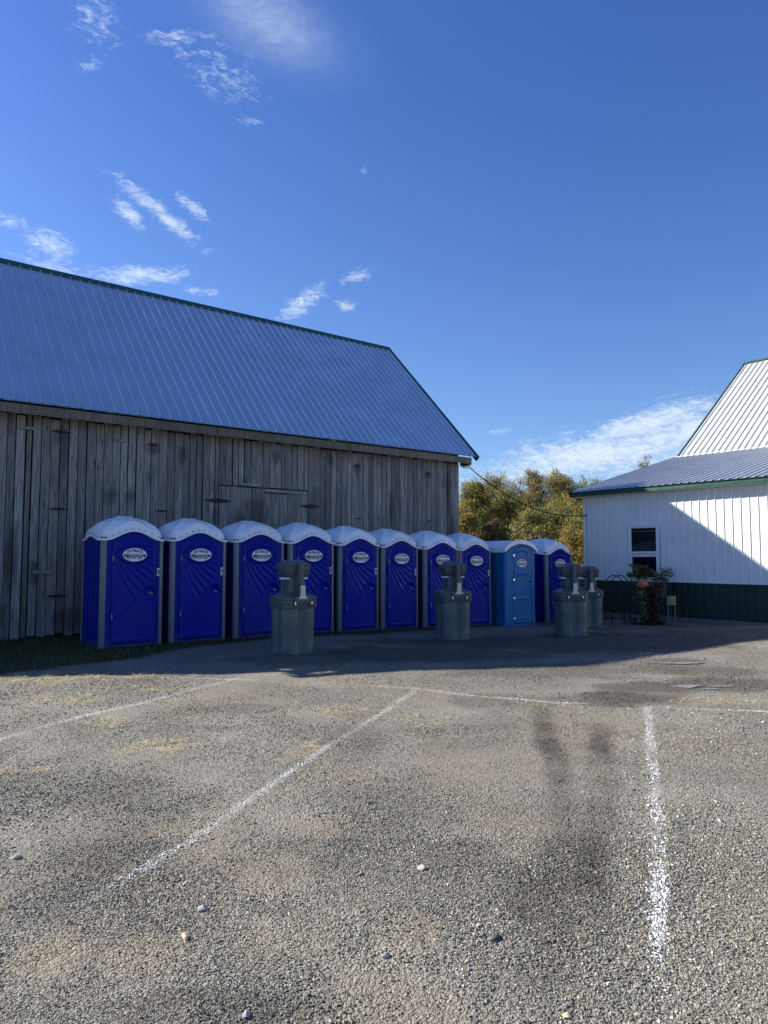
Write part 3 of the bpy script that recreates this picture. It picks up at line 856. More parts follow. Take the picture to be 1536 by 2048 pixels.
mb = MB(); mb.box(-.29, WL, EY + .014, -.002, EZ - .16, EZ - .14); mb.build('soffit', M['white_trim'], wb)
lo = Vector((0, 6.717, 1.75)); lu = lo.normalized()
mb = MB(); ribsheet(mb, (-.32, EY - .05, EZ - .012), (1, 0, 0), lu, WL + .32, lo.length + .1, .229, .066, .02, .034, .1, 0)
lr = mb.build('roof', M['roof_low'], wb, angle=25)
mb = MB(); a = Vector((0, EY - .06, EZ - .03)); b_ = a + lo
mb.prism([(a.y, a.z - .14), (b_.y, b_.z - .14), (b_.y, b_.z + .045), (a.y, a.z + .045)], -.345, -.322, 0, 'x'); mb.build('rake_trim', M['green'], lr)
hi_ = Vector((0, 6.17, 4.82)); hu = hi_.normalized(); J = Vector((-.30, EY + 6.717, EZ + 1.75))
mb = MB(); ribsheet(mb, J + Vector((0, .0, -.05)), (1, 0, 0), hu, WL, hi_.length, .2365, .06, .022, .030, .12, 0)
mb.add([(-.2, J.y + .2, 4.9), (-.2, J.y + hi_.y, 4.9), (-.2, J.y + hi_.y, J.z + hi_.z - .1), (-.2, J.y + .2, J.z)], [(0, 1, 2, 3)], 1)
mb.add([J + Vector((0, hi_.y, hi_.z)), J + Vector((WL, hi_.y, hi_.z)), J + Vector((WL, 2 * hi_.y, 0)), J + Vector((0, 2 * hi_.y, 0))], [(0, 1, 2, 3)], 0)
ur = mb.build('upper_roof', [M['roof_white'], M['siding']], wb, angle=25)
mb = MB(); Kp = J + hi_
mb.prism([(Kp.y - .13, Kp.z - .075), (Kp.y + .13, Kp.z - .11), (Kp.y, Kp.z + .03)], -.36, WL, 0, 'x')
mb.prism([(J.y, J.z - .06), (Kp.y, Kp.z - .06), (Kp.y, Kp.z + .01), (J.y, J.z + .01)], -.325, -.305, 0, 'x'); mb.build('ridge_trim', pmat('grey_green_trim', (.05, .11, .10), .4), ur)
mb = MB(); mb.box(-.3, WL, J.y - .06, J.y + .02, J.z - .02, J.z + .03); mb.build('flashing', M['white_trim'], ur)
# window
mb = MB(); x0, x1, z0, z1 = 1.58, 2.58, .99, 2.56
mb.box(x0, x1, -.06, -.02, z1 - .055, z1); mb.box(x0, x1, -.06, -.02, z0, z0 + .04); mb.box(x0, x0 + .085, -.06, -.02, z0 + .04, z1 - .055); mb.box(x1 - .10, x1, -.06, -.02, z0 + .04, z1 - .055)
mb.box(x0 + .085, x1 - .10, -.052, -.02, 1.735, 1.80); mb.box(x0 + .085, x0 + .10, -.045, -.02, z0 + .04, 1.735); mb.box(x1 - .115, x1 - .10, -.045, -.02, z0 + .04, 1.735)
mb.box(x0 + .1, x1 - .115, -.045, -.02, 1.64, 1.66)
mb.box(x0 - .03, x1 + .03, -.075, -.03, z1 + .001, z1 + .03)
wn = mb.build('window', M['white_trim'], wb, bevel=.004)
for a_, b_ in ((1.80, z1 - .056), (z0 + .04, 1.638)):
    mb = MB(); mb.box(x0 + .09, x1 - .105, -.034, -.024, a_ + .001, b_); mb.build('pane', M['glass'], wn)
mb = MB(); mb.box(x0 + .1, x1 - .12, -.0385, -.0355, 2.40, 2.415); mb.build('blind_rail', M['post'], wn)
mb = MB(); mb.tube([(.04, -.05, 3.18), (.04, -.12, 3.18)], .02, 10); mb.box(-.01, .09, -.06, -.045, 3.12, 3.24); mb.build('cable_anchor', M['white_trim'], wb)

# cable strung between the two buildings
A = Vector((BARN[0] + .25 * DX + .18 * DY, BARN[1] + .25 * DY - .18 * DX, 4.34)); B = Vector((WB[0] + .02, WB[1] - .12, 2.97))
pts = []
for i in range(33):
    u = i / 32; p_ = A.lerp(B, u); p_.z -= .62 * 4 * u * (1 - u) * .75; pts.append(p_)
mb = MB(); mb.tube(pts, .017, 6)
tag(mb.build('cable', M['cable']), 'black cable sagging between the old barn and the white building', 'cable')

# ------------------------------------------------------------------ lettering
def text_verts(s, size, bold=.02):
    cu = bpy.data.curves.new('lettering', 'FONT'); cu.body = s; cu.size = size; cu.align_x = 'CENTER'; cu.offset = bold * size; cu.resolution_u = 3
    o = bpy.data.objects.new('lettering', cu); COL.objects.link(o)
    dg = bpy.context.evaluated_depsgraph_get()
    me = bpy.data.meshes.new_from_object(o.evaluated_get(dg))
    V = [tuple(v.co) for v in me.vertices]; F = [tuple(p.vertices) for p in me.polygons]
    bpy.data.objects.remove(o); bpy.data.curves.remove(cu); bpy.data.meshes.remove(me)
    return V, F

def sticker_mesh(hw, hh):
    """white oval with a navy band; local x across, z up, facing -y"""
    mb = MB(); n = 48
    ring = [(hw * math.cos(2*math.pi*i/n), hh * math.sin(2*math.pi*i/n)) for i in range(n)]
    mb.prism(ring, -.002, .002, 0, 'y')
    bt, bb = .07 * hh, -.36 * hh
    band = []
    for i in range(25):
        zz = bb + (bt - bb) * i / 24; band.append((.93 * hw * math.sqrt(max(0, 1 - (zz / (hh * .98)) ** 2)), zz))
    poly = band + [(-a, b) for a, b in reversed(band)]
    mb.prism(poly, -.0032, -.0022, 1, 'y')
    V, F = text_verts('OUTBACK', hh * .60, .05)
    xs = [v[0] for v in V]; sc = 1.42 * hw / (max(xs) - min(xs))
    W_ = []
    for a, b, c in V:
        xx = a * sc; W_.append((xx, -.0036, b * .95 + .24 * hh + .20 * hh * (1 - (xx / (hw * .72)) ** 2)))
    mb.add(W_, F, 1)
    V, F = text_verts('Porta-Johns', hh * .40, .01)
    xs = [v[0] for v in V]; sc = 1.12 * hw / (max(xs) - min(xs))
    mb.add([(a * sc + .15 * hw, -.0042, b - .24 * hh) for a, b, c in V], F, 0)
    V, F = text_verts('810 257 7669', hh * .32, .045)
    xs = [v[0] for v in V]; sc = 1.25 * hw / (max(xs) - min(xs))
    mb.add([(a * sc, -.0036, b - .63 * hh) for a, b, c in V], F, 1)
    hx = -.62 * hw                                                     # the little outhouse drawing
    mb.prism([(hx - .10*hw, -.52*hh), (hx + .10*hw, -.52*hh), (hx + .10*hw, .12*hh), (hx, .26*hh), (hx - .10*hw, .12*hh)], -.0046, -.0036, 2, 'y')
    mb.prism([(hx - .05*hw, -.48*hh), (hx + .05*hw, -.48*hh), (hx + .05*hw, .02*hh), (hx - .05*hw, .02*hh)], -.0052, -.0047, 1, 'y')
    return mb

# ------------------------------------------------------------------ royal blue portable toilet
TW, TD = 1.13, 1.22
def arch(x):
    u = np.clip((x - .085) / (TW - .17), 0, 1)
    return 1.965 + .165 * (.5 - .5 * np.cos(2 * np.pi * u)) ** .85
def side_arch(v):
    u = np.clip((v - .10) / (TD - .2), 0, 1)
    return 1.965 + .085 * (.5 - .5 * np.cos(2 * np.pi * u))
DX0, DX1 = .185, .985
def door_top(x):
    u = (x - DX0) / (DX1 - DX0)
    corner = np.minimum(u, 1 - u) * (DX1 - DX0)
    return arch(x) - .075 - .06 * np.exp(-(corner / .035) ** 2)

def door_height(x, z):
    h = np.zeros_like(x)
    edge = np.minimum(np.minimum(x - DX0, DX1 - x), door_top(x) - z)
    inset = smooth(.045, .07, edge)
    zs = np.interp(x, [.18, .32, .45, .56, .64, .72, .78, .84, 1.0], [.53, .57, .65, .78, .90, 1.02, 1.08, 1.11, 1.12])
    above = smooth(-.005, .035, z - zs)
    h -= .010 * inset * above
    cx, cz = .575, 1.665
    e = np.sqrt(((x - cx) / .285) ** 2 + ((z - cz) / .160) ** 2)
    px, pz = .14, 2.03
    r = np.hypot(x - px, pz - z)
    th = np.degrees(np.arctan2(pz - z, x - px)) + 14 * (r - .45)
    fr = (th / 7.2) % 1.0
    saw = np.where(fr < .78, fr / .78, (1 - fr) / .22)          # long slope then a crisp step
    rays = (saw - .5) * .021 * smooth(.16, .34, r)
    fan = smooth(2, 10, th) * smooth(88, 78, th)
    h += rays * fan * above * inset * smooth(.98, 1.12, e)
    h -= .012 * np.exp(-((e - 1.06) / .07) ** 2)
    h += .016 * smooth(1.03, .93, e)
    h += .012 * (1 - above) * smooth(.0, .05, edge)
    # hand scoop
    dx = (x - .875) / .118; dz = (z - .965) / .155
    q = np.sqrt(dx ** 2 + (dz + .25 * dx) ** 2)
    h -= .055 * smooth(1.05, .45, q)
    h += .008 * np.exp(-((q - 1.15) / .12) ** 2)
    h += .006 * np.exp(-((z - .155) / .018) ** 2) * smooth(.05, .1, edge + .03)
    return h

def make_toilet():
    root = empty('portable_toilet', (0, 0, 0))
    mb = MB()                                                    # shell: base, sides, back, front frame
    mb.box(.02, TW - .02, .03, TD, .0, .075)
    mb.box(.02, .05, .08, TD - .08, .075, 1.965); mb.box(TW - .05, TW - .02, .08, TD - .08, .075, 1.965); mb.box(.08, TW - .08, TD - .05, TD - .02, .075, 1.965)
    for xx in (.02, TW - .05):
        ys = np.linspace(.08, TD - .08, 25)
        mb.prism([(.08, 1.9)] + [(TD - .08, 1.9)] + [(y_, float(side_arch(y_)) + .02) for y_ in ys[::-1]], xx + .002, xx + .028, 0, 'x')
        for k_ in range(3):                                       # pressed panels
            ya = .16 + k_ * .31
            s0, s1 = (xx - .008, xx) if xx < .5 else (xx + .03, xx + .038)
            mb.box(s0, s1, ya, ya + .26, .2, 1.78)
    def front(x0, x1, lo, hi, y0, y1, n=2):
        xs = np.linspace(x0, x1, n)
        poly = [(a, float(lo(a))) for a in xs] + [(a, float(hi(a))) for a in xs[::-1]]
        mb.prism(poly, y0, y1, 0, 'y')
    c_ = lambda k: (lambda a: k)
    front(.075, DX0 - .006, c_(.05), arch, .015, .05, 8); front(DX1 + .006, TW - .075, c_(.05), arch, .015, .05, 8)
    xs = np.linspace(DX0 - .006, DX1 + .006, 40)
    mb.add([(a, yy, float(zz)) for yy in (.015, .05) for a in xs for zz in (door_top(np.clip(a, DX0, DX1)) + .008, arch(a))],
           [(2*i, 2*i+2, 2*i+3, 2*i+1) for i in range(39)] + [(80 + 2*i+1, 80 + 2*i+3, 80 + 2*i+2, 80 + 2*i) for i in range(39)] + [(2*i, 80+2*i, 82+2*i, 2*i+2) for i in range(39)])
    mb.box(.09, TW - .09, -.012, .02, .035, .085)                 # sill
    mb.box(.1, TW - .1, .05, .06, .09, 2.0)
    mb.build('shell', M['blue'], root, bevel=.006)
    for (cx, cy, sx, sy) in ((0, 0, 1, 1), (TW, 0, -1, 1), (0, TD, 1, -1), (TW, TD, -1, -1)):
        mb = MB()
        pl = [(0, .095), (0, .06), (.012, .032), (.032, .012), (.06, 0), (.085, 0), (.085, .03), (.03, .095)]
        pl = [(cx + sx * a, cy + sy * b) for a, b in pl]
        if sx * sy > 0: pl = pl
        else: pl = pl[::-1]
        mb.prism(pl, .02, 1.98); mb.build('corner_post', M['post'], root, bevel=.004)
    # door
    nx, nz = 96, 190
    U = np.linspace(0, 1, nx); Wv = np.linspace(0, 1, nz)
    xs = DX0 + U * (DX1 - DX0)
    Xg = np.tile(xs, nz); zt_ = door_top(xs)
    Zg = (.095 + Wv[:, None] * (zt_[None] - .095)).ravel()
    Yg = .004 - door_height(Xg, Zg)
    b4 = np.zeros((nz, nx), bool); b4[0] = b4[-1] = True; b4[:, 0] = b4[:, -1] = True
    Yg = np.where(b4.ravel(), .02, Yg)
    ii = np.arange(nx * nz).reshape(nz, nx)
    Fq = np.stack([ii[:-1, :-1].ravel(), ii[:-1, 1:].ravel(), ii[1:, 1:].ravel(), ii[1:, :-1].ravel()], 1)
    d_ = np_mesh('door', np.stack([Xg, Yg, Zg], 1), Fq, M['blue_door'], smooth=True, parent=root)
    st = sticker_mesh(.213, .119).build('sticker', [M['sticker'], M['navy'], M['tan_print']], d_, loc=(.575, -.0245, 1.665), smooth=False)
    for za, zb_ in ((.42, .64), (.86, 1.08), (1.30, 1.5)):        # interlocking knuckles
        mb = MB(); mb.box(DX0 - .022, DX0 + .012, -.012, .012, za, zb_); mb.build('knuckle', M['blue'], d_, bevel=.005)
    for hz_ in (.57, 1.60):
        mb = MB(); mb.box(DX0 + .002, DX0 + .022, -.022, -.004, hz_ - .05, hz_ + .05); mb.build('hinge', M['hinge'], d_, bevel=.003)
    mb = MB(); mb.box(.855, .915, -.006, .02, .955, .985); mb.tube([(.87, .0, .97), (.93, .0, .955)], .013, 8); mb.build('handle', M['hinge'], d_, bevel=.004)
    # sign with a standing figure
    mb = MB(); sx, sz = 1.025, 1.35
    mb.prism([(sx - .025, sz - .072), (sx + .025, sz - .072), (sx + .025, sz + .072), (sx - .025, sz + .072)], .006, .0145, 0, 'y')
    ci = [(sx + .009 * math.cos(t_), sz + .045 + .009 * math.sin(t_)) for t_ in np.linspace(0, 2 * np.pi, 12, endpoint=False)]
    mb.prism(ci, .004, .0058, 1, 'y')
    for a0, a1, z0, z1 in ((-.011, .011, -.005, .032), (-.018, -.0125, -.002, .030), (.0125, .018, -.002, .030), (-.011, -.002, -.05, -.0055), (.002, .011, -.05, -.0055)):
        mb.prism([(sx + a0, sz + z0), (sx + a1, sz + z0), (sx + a1, sz + z1), (sx + a0, sz + z1)], .004, .0058, 1, 'y')
    mb.build('restroom_sign', [M['sticker'], M['black_print']], root, smooth=False)
    # roof: flange that follows the arches, then a domed hip
    n = 61
    u = np.linspace(-1, 1, n)
    Ug, Vg = np.meshgrid(u, u)
    s = np.maximum(np.abs(Ug), np.abs(Vg))
    sa = np.where(s > 0, s, 1)
    eu, ev = Ug / sa, Vg / sa
    rx = (eu + 1) / 2 * TW; ry = (ev + 1) / 2 * TD
    rim = np.where(np.abs(Vg) >= np.abs(Ug), arch(rx), side_arch(ry)) - .02
    band = rim + .165
    prof = np.where(s > .93, 0, 1)
    top = 2.375
    g_ = np.clip(s / .9, 0, 1)
    inner = top + (band - top) * g_ ** 2.3
    out_ = np.where(s > .985, rim, np.where(s > .90, rim + .165 * smooth(.985, .91, s), inner))
    ribs = .010 * smooth(.55, .75, s) * smooth(.93, .86, s) * np.cos((np.where(np.abs(Vg) >= np.abs(Ug), eu * 1.5, ev * 3.5)) * 6.283) * (np.abs(Ug) > np.abs(Vg))
    Z = out_ + ribs
    # footprint: lip wider than the dome
    ext = np.where(s > .985, 1.055, np.where(s > .90, 1.0 + .02 * smooth(.90, .985, s), 1.0))
    Xr = TW / 2 + Ug * TW / 2 * ext; Yr = TD / 2 + Vg * TD / 2 * ext
    corner_round = .04 * smooth(.75, 1, np.minimum(np.abs(Ug), np.abs(Vg)))
    Xr -= np.sign(Ug) * corner_round * .8; Yr -= np.sign(Vg) * corner_round * .8
    mb = MB()
    ii = np.arange(n * n).reshape(n, n)
    Fq = np.stack([ii[:-1, :-1].ravel(), ii[:-1, 1:].ravel(), ii[1:, 1:].ravel(), ii[1:, :-1].ravel()], 1)
    mb.add(np.stack([Xr.ravel(), Yr.ravel(), Z.ravel()], 1), [tuple(q) for q in Fq], 0)
    edge = list(ii[0, :-1]) + list(ii[:-1, -1]) + list(ii[-1, :0:-1]) + list(ii[:0:-1, 0])
    E = np.stack([Xr.ravel(), Yr.ravel(), Z.ravel()], 1)[edge]
    ct = np.array([TW / 2, TD / 2, 0])
    inn = E.copy(); inn[:, :2] = ct[:2] + (E[:, :2] - ct[:2]) * .93
    dn = E.copy(); dn[:, 2] -= .028
    m_ = len(E)
    mb.add(np.concatenate([E, dn, inn - np.array([0, 0, .028])]), [(i, m_ + i, m_ + (i + 1) % m_, (i + 1) % m_) for i in range(m_)] + [(m_ + i, 2 * m_ + i, 2 * m_ + (i + 1) % m_, m_ + (i + 1) % m_) for i in range(m_)], 0)
    for i in range(4, m_, 6):                                     # rivets around the flange
        p_ = E[i]; q = ct[:2] + (p_[:2] - ct[:2]) * .988
        mb.box(q[0] - .008, q[0] + .008, q[1] - .008, q[1] + .008, p_[2] + .026, p_[2] + .042, 1)
    for k_ in range(4):
        bx = TW / 2 - .105 + k_ * .07
        mb.box(bx - .014, bx + .014, TD / 2 - .10, TD / 2 + .10, 2.355, 2.386, 0)
    mb.build('roof', [M['toilet_roof'], M['rivet']], root, angle=32)
    return root

GROUP_T = 'portable toilets lined up in front of the old barn'
proto = make_toilet()
SPOTS = [(0, 0), (1.247, 0), (2.54, 0), (3.77, 0), (4.995, 0), (6.18, 0), (7.45, 0), (8.62, 0), None, (11.93, 0)]
T_LABELS = ['royal blue portable toilet at the left end of the row, its side panel showing',
            'royal blue portable toilet second from the left end, clear of any wash stand',
            'royal blue portable toilet third from the left, left of the nearest wash stand',
            'royal blue portable toilet fourth from the left, partly behind the nearest wash stand',
            'royal blue portable toilet fifth from the left, fully visible between the two wash stands',
            'royal blue portable toilet sixth from the left, just left of the middle wash stand',
            'royal blue portable toilet mostly hidden behind the middle hand wash stand',
            'royal blue portable toilet directly left of the sky blue one',
            None, 'royal blue portable toilet at the right end, right of the sky blue one']
jit = random.Random(11)
for i, sp in enumerate(SPOTS):
    if sp is None: continue
    o = proto if i == 0 else copy_tree(proto)
    a_, f_ = sp
    x_ = P1[0] + a_ * DX + f_ * DY; y_ = P1[1] + a_ * DY - f_ * DX
    o.location = (x_, y_, min(tz(x_, y_), tz(x_ + TW * DX, y_ + TW * DY)) + .004)
    o.rotation_euler = (R(jit.uniform(-.5, .3)), R(jit.uniform(-.5, .5)), R(37.5 + jit.uniform(-1.2, 1.2)))
    tag(o, T_LABELS[i], 'portable toilet', GROUP_T)

# ------------------------------------------------------------------ sky blue portable toilet
def make_light_toilet():
    root = empty('portable_toilet', (0, 0, 0))
    w, dp = 1.12, 1.22
    hx = 1.99
    ar = lambda x_: hx + .21 * np.sin(np.pi * np.clip((x_ - .0) / w, 0, 1)) ** .75 if True else 0
    mb = MB()
    mb.box(.04, w - .04, .06, dp, 0, .09)
    mb.box(.03, .07, .16, dp - .02, .09, hx); mb.box(w - .07, w - .03, .16, dp - .02, .09, hx); mb.box(.03, w - .03, dp - .05, dp - .02, .09, hx)
    for k_ in range(4): mb.box(.012, .03, .26 + k_ * .23, .38 + k_ * .23, .12, 1.93)      # pleats in the side wall
    # rounded corner columns
    for sx, cx in ((1, .075), (-1, w - .075)):
        rs = []
        for z_, r_ in ((.0, .115), (.05, .118), (.09, .09), (.12, .075), (hx, .075)):
            rs.append([(cx + r_ * math.cos(t_), .10 + r_ * math.sin(t_), z_) for t_ in np.linspace(0, 2 * np.pi, 20, endpoint=False)])
        mb.rings(rs)
        for k_ in range(8): mb.box(cx - sx * .082 - .006, cx - sx * .082 + .006, .095, .107, .2 + k_ * .235, .212 + k_ * .235, 1)
    xs = np.linspace(.12, w - .12, 40)
    def strip(x0, x1, lo, hi, n):
        xx = np.linspace(x0, x1, n); mb.prism([(a, float(lo(a))) for a in xx] + [(a, float(hi(a))) for a in xx[::-1]], .03, .07, 0, 'y')
    dx0, dx1 = .30, .955
    dt = lambda a: hx - .06 + .185 * np.sin(np.pi * np.clip((a - dx0) / (dx1 - dx0), 0, 1)) ** .8
    strip(.10, dx0 - .006, lambda a: .05, ar, 8); strip(dx1 + .006, w - .1, lambda a: .05, ar, 8)
    xx = np.linspace(dx0 - .006, dx1 + .006, 30)
    mb.add([(a, yy, float(zz)) for yy in (.03, .07) for a in xx for zz in (dt(np.clip(a, dx0, dx1)) + .01, ar(a))],
           [(2*i, 2*i+2, 2*i+3, 2*i+1) for i in range(29)] + [(60+2*i+1, 60+2*i+3, 60+2*i+2, 60+2*i) for i in range(29)] + [(2*i, 60+2*i, 62+2*i, 2*i+2) for i in range(29)])
    mb.box(.12, w - .12, .0, .06, .03, .10); mb.box(.1, w - .1, .075, .085, .09, 2.0)
    mb.build('shell', [M['light_blue'], M['hinge']], root, bevel=.006)
    nx, nz = 70, 150
    Us = np.linspace(dx0, dx1, nx); Wv = np.linspace(0, 1, nz)
    Xg = np.tile(Us, nz); tp = dt(Us); Zg = (.105 + Wv[:, None] * (tp[None] - .105)).ravel()
    e = np.minimum(np.minimum(Xg - dx0, dx1 - Xg), np.interp(Xg, Us, tp) - Zg)
    h = .008 * smooth(.012, .03, e)
    ca = lambda k: k + .05 * np.sin(np.pi * np.clip((Xg - .39) / .42, 0, 1))
    def panel(z0, z1):
        q = np.minimum(np.minimum(Xg - .385, .815 - Xg), np.minimum(Zg - z0, ca(z1) - Zg))
        return -.016 * smooth(-.012, .022, q)
    h = h + panel(1.49, 1.93) + panel(.79, 1.33)
    for zc in (.23, .74): h += .012 * np.exp(-((Zg - zc) / .016) ** 2) * smooth(.38, .42, Xg) * smooth(.82, .78, Xg)
    h -= .022 * smooth(1, .6, np.hypot((Xg - .885) / .032, (Zg - .98) / .12))
    Yg = .02 - h
    b4 = np.zeros((nz, nx), bool); b4[0] = b4[-1] = True; b4[:, 0] = b4[:, -1] = True
    Yg = np.where(b4.ravel(), .035, Yg)
    ii = np.arange(nx * nz).reshape(nz, nx)
    d_ = np_mesh('door', np.stack([Xg, Yg, Zg], 1), np.stack([ii[:-1, :-1].ravel(), ii[:-1, 1:].ravel(), ii[1:, 1:].ravel(), ii[1:, :-1].ravel()], 1), M['light_blue'], smooth=True, parent=root)
    sticker_mesh(.175, .10).build('sticker', [M['sticker'], M['navy'], M['tan_print']], d_, loc=(.605, .022, 1.665), smooth=False)
    for hz_ in (.22, .74, 1.22, 1.86):
        mb = MB(); mb.box(dx0 - .03, dx0 - .008, -.004, .028, hz_ - .04, hz_ + .04); mb.box(dx0 + .004, dx0 + .022, -.006, .02, hz_ - .04, hz_ + .04); mb.tube([(dx0 - .003, -.004, hz_ - .045), (dx0 - .003, -.004, hz_ + .045)], .008, 8)
        mb.build('hinge', M['silver'], d_, bevel=.002)
    mb = MB(); mb.tube([(.885, .012, 1.17), (.885, -.012, 1.17)], .034, 16); mb.box(.86, .91, -.02, .012, 1.15, 1.19); mb.build('lock', M['latch_dark'], d_, bevel=.003)
    mb = MB(); mb.box(.915, .94, -.012, .015, 1.10, 1.125); mb.build('latch', M['silver'], d_, bevel=.003)
    # barrel roof
    mb = MB(); xx = np.linspace(-.03, w + .03, 40)
    zz = [float(ar(np.clip(a, 0, w))) for a in xx]
    for y0, y1, dzt, dzb in ((-.02, .09, .075, -.03), (.09, dp + .03, .06, -.05)):
        poly = [(a, z_ + dzb + (.0 if y0 < 0 else .0)) for a, z_ in zip(xx, zz)] + [(a, z_ + dzt) for a, z_ in zip(xx[::-1], zz[::-1])]
        n_ = len(poly)
        h_ = n_ // 2
        V = [(a, y0, b) for a, b in poly] + [(a, y1, b) for a, b in poly]
        Fq = []
        for i in range(h_ - 1):
            lo0, lo1, hi0, hi1 = i, i + 1, n_ - 1 - i, n_ - 2 - i
            Fq += [(lo0, lo1, hi1, hi0), (n_ + lo1, n_ + lo0, n_ + hi0, n_ + hi1), (hi0, hi1, n_ + hi1, n_ + hi0), (lo1, lo0, n_ + lo0, n_ + lo1)]
        Fq += [(0, n_ - 1, 2 * n_ - 1, n_), (h_ - 1, n_ + h_ - 1, n_ + h_, h_)]
        mb.add(V, Fq, 0)
    mb.build('roof', M['toilet_roof'], root, angle=40)
    return root
lt_ = make_light_toilet()
a_, f_ = 9.93, .32
x_ = P1[0] + a_ * DX + f_ * DY; y_ = P1[1] + a_ * DY - f_ * DX
lt_.location = (x_, y_, tz(x_, y_) - .05); lt_.rotation_euler = (0, 0, R(34))
tag(lt_, 'sky blue portable toilet with panelled door and barrel roof, the only one of its colour', 'portable toilet', GROUP_T)

# ------------------------------------------------------------------ hand wash stand
def clover(s, z, r=.170, rho=.205, n=128):
    """outline of four barrels joined in one tank"""
    pts = []
    for i in range(n):
        t_ = 2 * math.pi * i / n; best = 0
        for k_ in range(4):
            a = math.pi / 4 + k_ * math.pi / 2
            cth = math.cos(t_ - a); dsc = r * r - (rho * math.sin(t_ - a)) ** 2
            if cth > 0 and dsc > 0: best = max(best, rho * cth + math.sqrt(dsc))
        best = max(best, .268)
        pts.append((best * s * math.cos(t_), best * s * math.sin(t_), z))
    return pts
def rsq(h, rad, z, n=8):
    pts = []
    for k_, (sx, sy) in enumerate(((1, 1), (-1, 1), (-1, -1), (1, -1))):
        for i in range(n):
            t_ = k_ * math.pi / 2 + math.pi / 2 * i / (n - 1)
            pts.append((sx * (h - rad) + rad * math.cos(t_), sy * (h - rad) + rad * math.sin(t_), z))
    return pts

def make_wash():
    root = empty('hand_wash_stand', (0, 0, 0))
    mb = MB()
    mb.rings([clover(1.02, 0), clover(1.03, .05), clover(.99, .065), clover(.965, .08), clover(.985, .40), clover(1.0, .76), clover(.97, .785)])
    for a in (0.78, 2.35, 3.92, 5.5):
        mb.tube([(.40 * math.cos(a) * .93, .40 * math.sin(a) * .93, .10), (.40 * math.cos(a) * .97, .40 * math.sin(a) * .97, .10)], .03, 12)
    mb.build('tank', M['wash'], root, angle=45)
    mb = MB()
    hh = .325
    mb.rings([rsq(hh, .13, .775), rsq(hh + .005, .13, .782), rsq(hh + .005, .13, .838), rsq(hh - .004, .13, .846), rsq(hh - .004, .13, .852), rsq(hh + .006, .13, .860),
              rsq(hh + .006, .13, .905), rsq(hh - .002, .13, .914), rsq(hh + .004, .13, .922), rsq(hh + .004, .13, .955), rsq(hh - .015, .13, .972),
              rsq(hh - .05, .11, .985), rsq(hh - .10, .09, 1.01), rsq(.185, .05, 1.03)])
    top = mb.build('basin_top', M['wash'], root, angle=40)
    for a in (0, math.pi):
        c_, s_ = math.cos(a), math.sin(a)
        mb = MB(); mb.box(-.17, .17, -hh - .022, -hh + .01, .83, .975); o = mb.build('tab', M['wash_dark'], root, bevel=.012); o.rotation_euler = (0, 0, a)
        for sx in (-.16, .16):
            mb = MB(); mb.box(sx - .018, sx + .018, -hh - .034, -hh - .006, .825, .895, 1)
            mb.rings([[(sx + r_ * math.cos(t_), -hh - .036 + r_ * .6 * math.sin(t_), z_) for t_ in np.linspace(0, 6.283, 10, endpoint=False)] for z_, r_ in ((.832, .008), (.838, .016), (.85, .017), (.862, .011), (.885, .009), (.893, .004))], 0)
            o = mb.build('latch', [M['silver'], M['black_print']], root); o.rotation_euler = (0, 0, a)
    mb = MB()
    mb.rings([rsq(.165, .04, 1.0), rsq(.158, .04, 1.06), rsq(.150, .04, 1.30), rsq(.15, .04, 1.34)])
    for sx in (-1, 1):                                            # spouts and knobs on both user sides
        mb.tube([(sx * .155, 0, 1.16), (sx * .20, 0, 1.165), (sx * .225, 0, 1.14)], .018, 10)
        mb.tube([(sx * .155, .09, 1.10), (sx * .175, .09, 1.10)], .022, 10)
        mb.rings([[(sx * .158 + sx * dd, -.07 + r_ * math.cos(t_), 1.13 + r_ * .6 * math.sin(t_)) for t_ in (np.linspace(0, 6.283, 14, endpoint=False) * sx)] for dd, r_ in ((0, .06), (.02, .055), (.03, .03))])
    mb.build('column', M['wash'], root, bevel=.0, angle=40)
    for sx in (-1, 1):                                            # towel and soap boxes
        mb = MB()
        P_ = lambda y0, y1, z, xa, xb: [(sx * xa, y0, z), (sx * xb, y0 + .02, z), (sx * xb, y1 - .02, z), (sx * xa, y1, z)]
        rr = [P_(-.13, .13, 1.285, .09, .19), P_(-.185, .185, 1.32, .06, .222), P_(-.20, .20, 1.45, .03, .238), P_(-.20, .20, 1.495, .03, .238)]
        if sx < 0: rr = [q[::-1] for q in rr]
        mb.rings(rr)
        mb.build('dispenser', M['wash_dark'], root, bevel=.015)
        mb = MB(); mb.box(min(sx * .14, sx * .215), max(sx * .14, sx * .215), -.13, .09, 1.255, 1.288); mb.build('paper_towel', M['paper'], root)
    mb = MB()
    mb.rings([rsq(.215, .03, 1.492), rsq(.226, .03, 1.497), rsq(.226, .03, 1.515), rsq(.205, .04, 1.525), rsq(.15, .05, 1.575), rsq(.12, .05, 1.588), rsq(.04, .03, 1.592)])
    mb.build('lid', M['wash'], root, angle=40)
    for a in (0, math.pi):                                        # the dividing fin and its foot pump placard
        mb = MB(); mb.prism([(-.30, 1.0), (-.10, 1.0), (-.10, 1.56), (-.25, 1.56), (-.30, 1.54), (-.315, 1.15)], -.042, .042, 0, 'x')
        o = mb.build('fin', M['wash_dark'], root, bevel=.012); o.rotation_euler = (0, 0, a)
        mb = MB(); mb.prism([(-.09, .925), (.09, .925), (.09, .945), (.045, .995), (.042, 1.16), (-.042, 1.16), (-.045, .995), (-.09, .945)], -.348, -.318, 0, 'y')
        o = mb.build('placard', M['pump'], root, bevel=.006); o.rotation_euler = (0, 0, a)
    return root
wproto = make_wash()
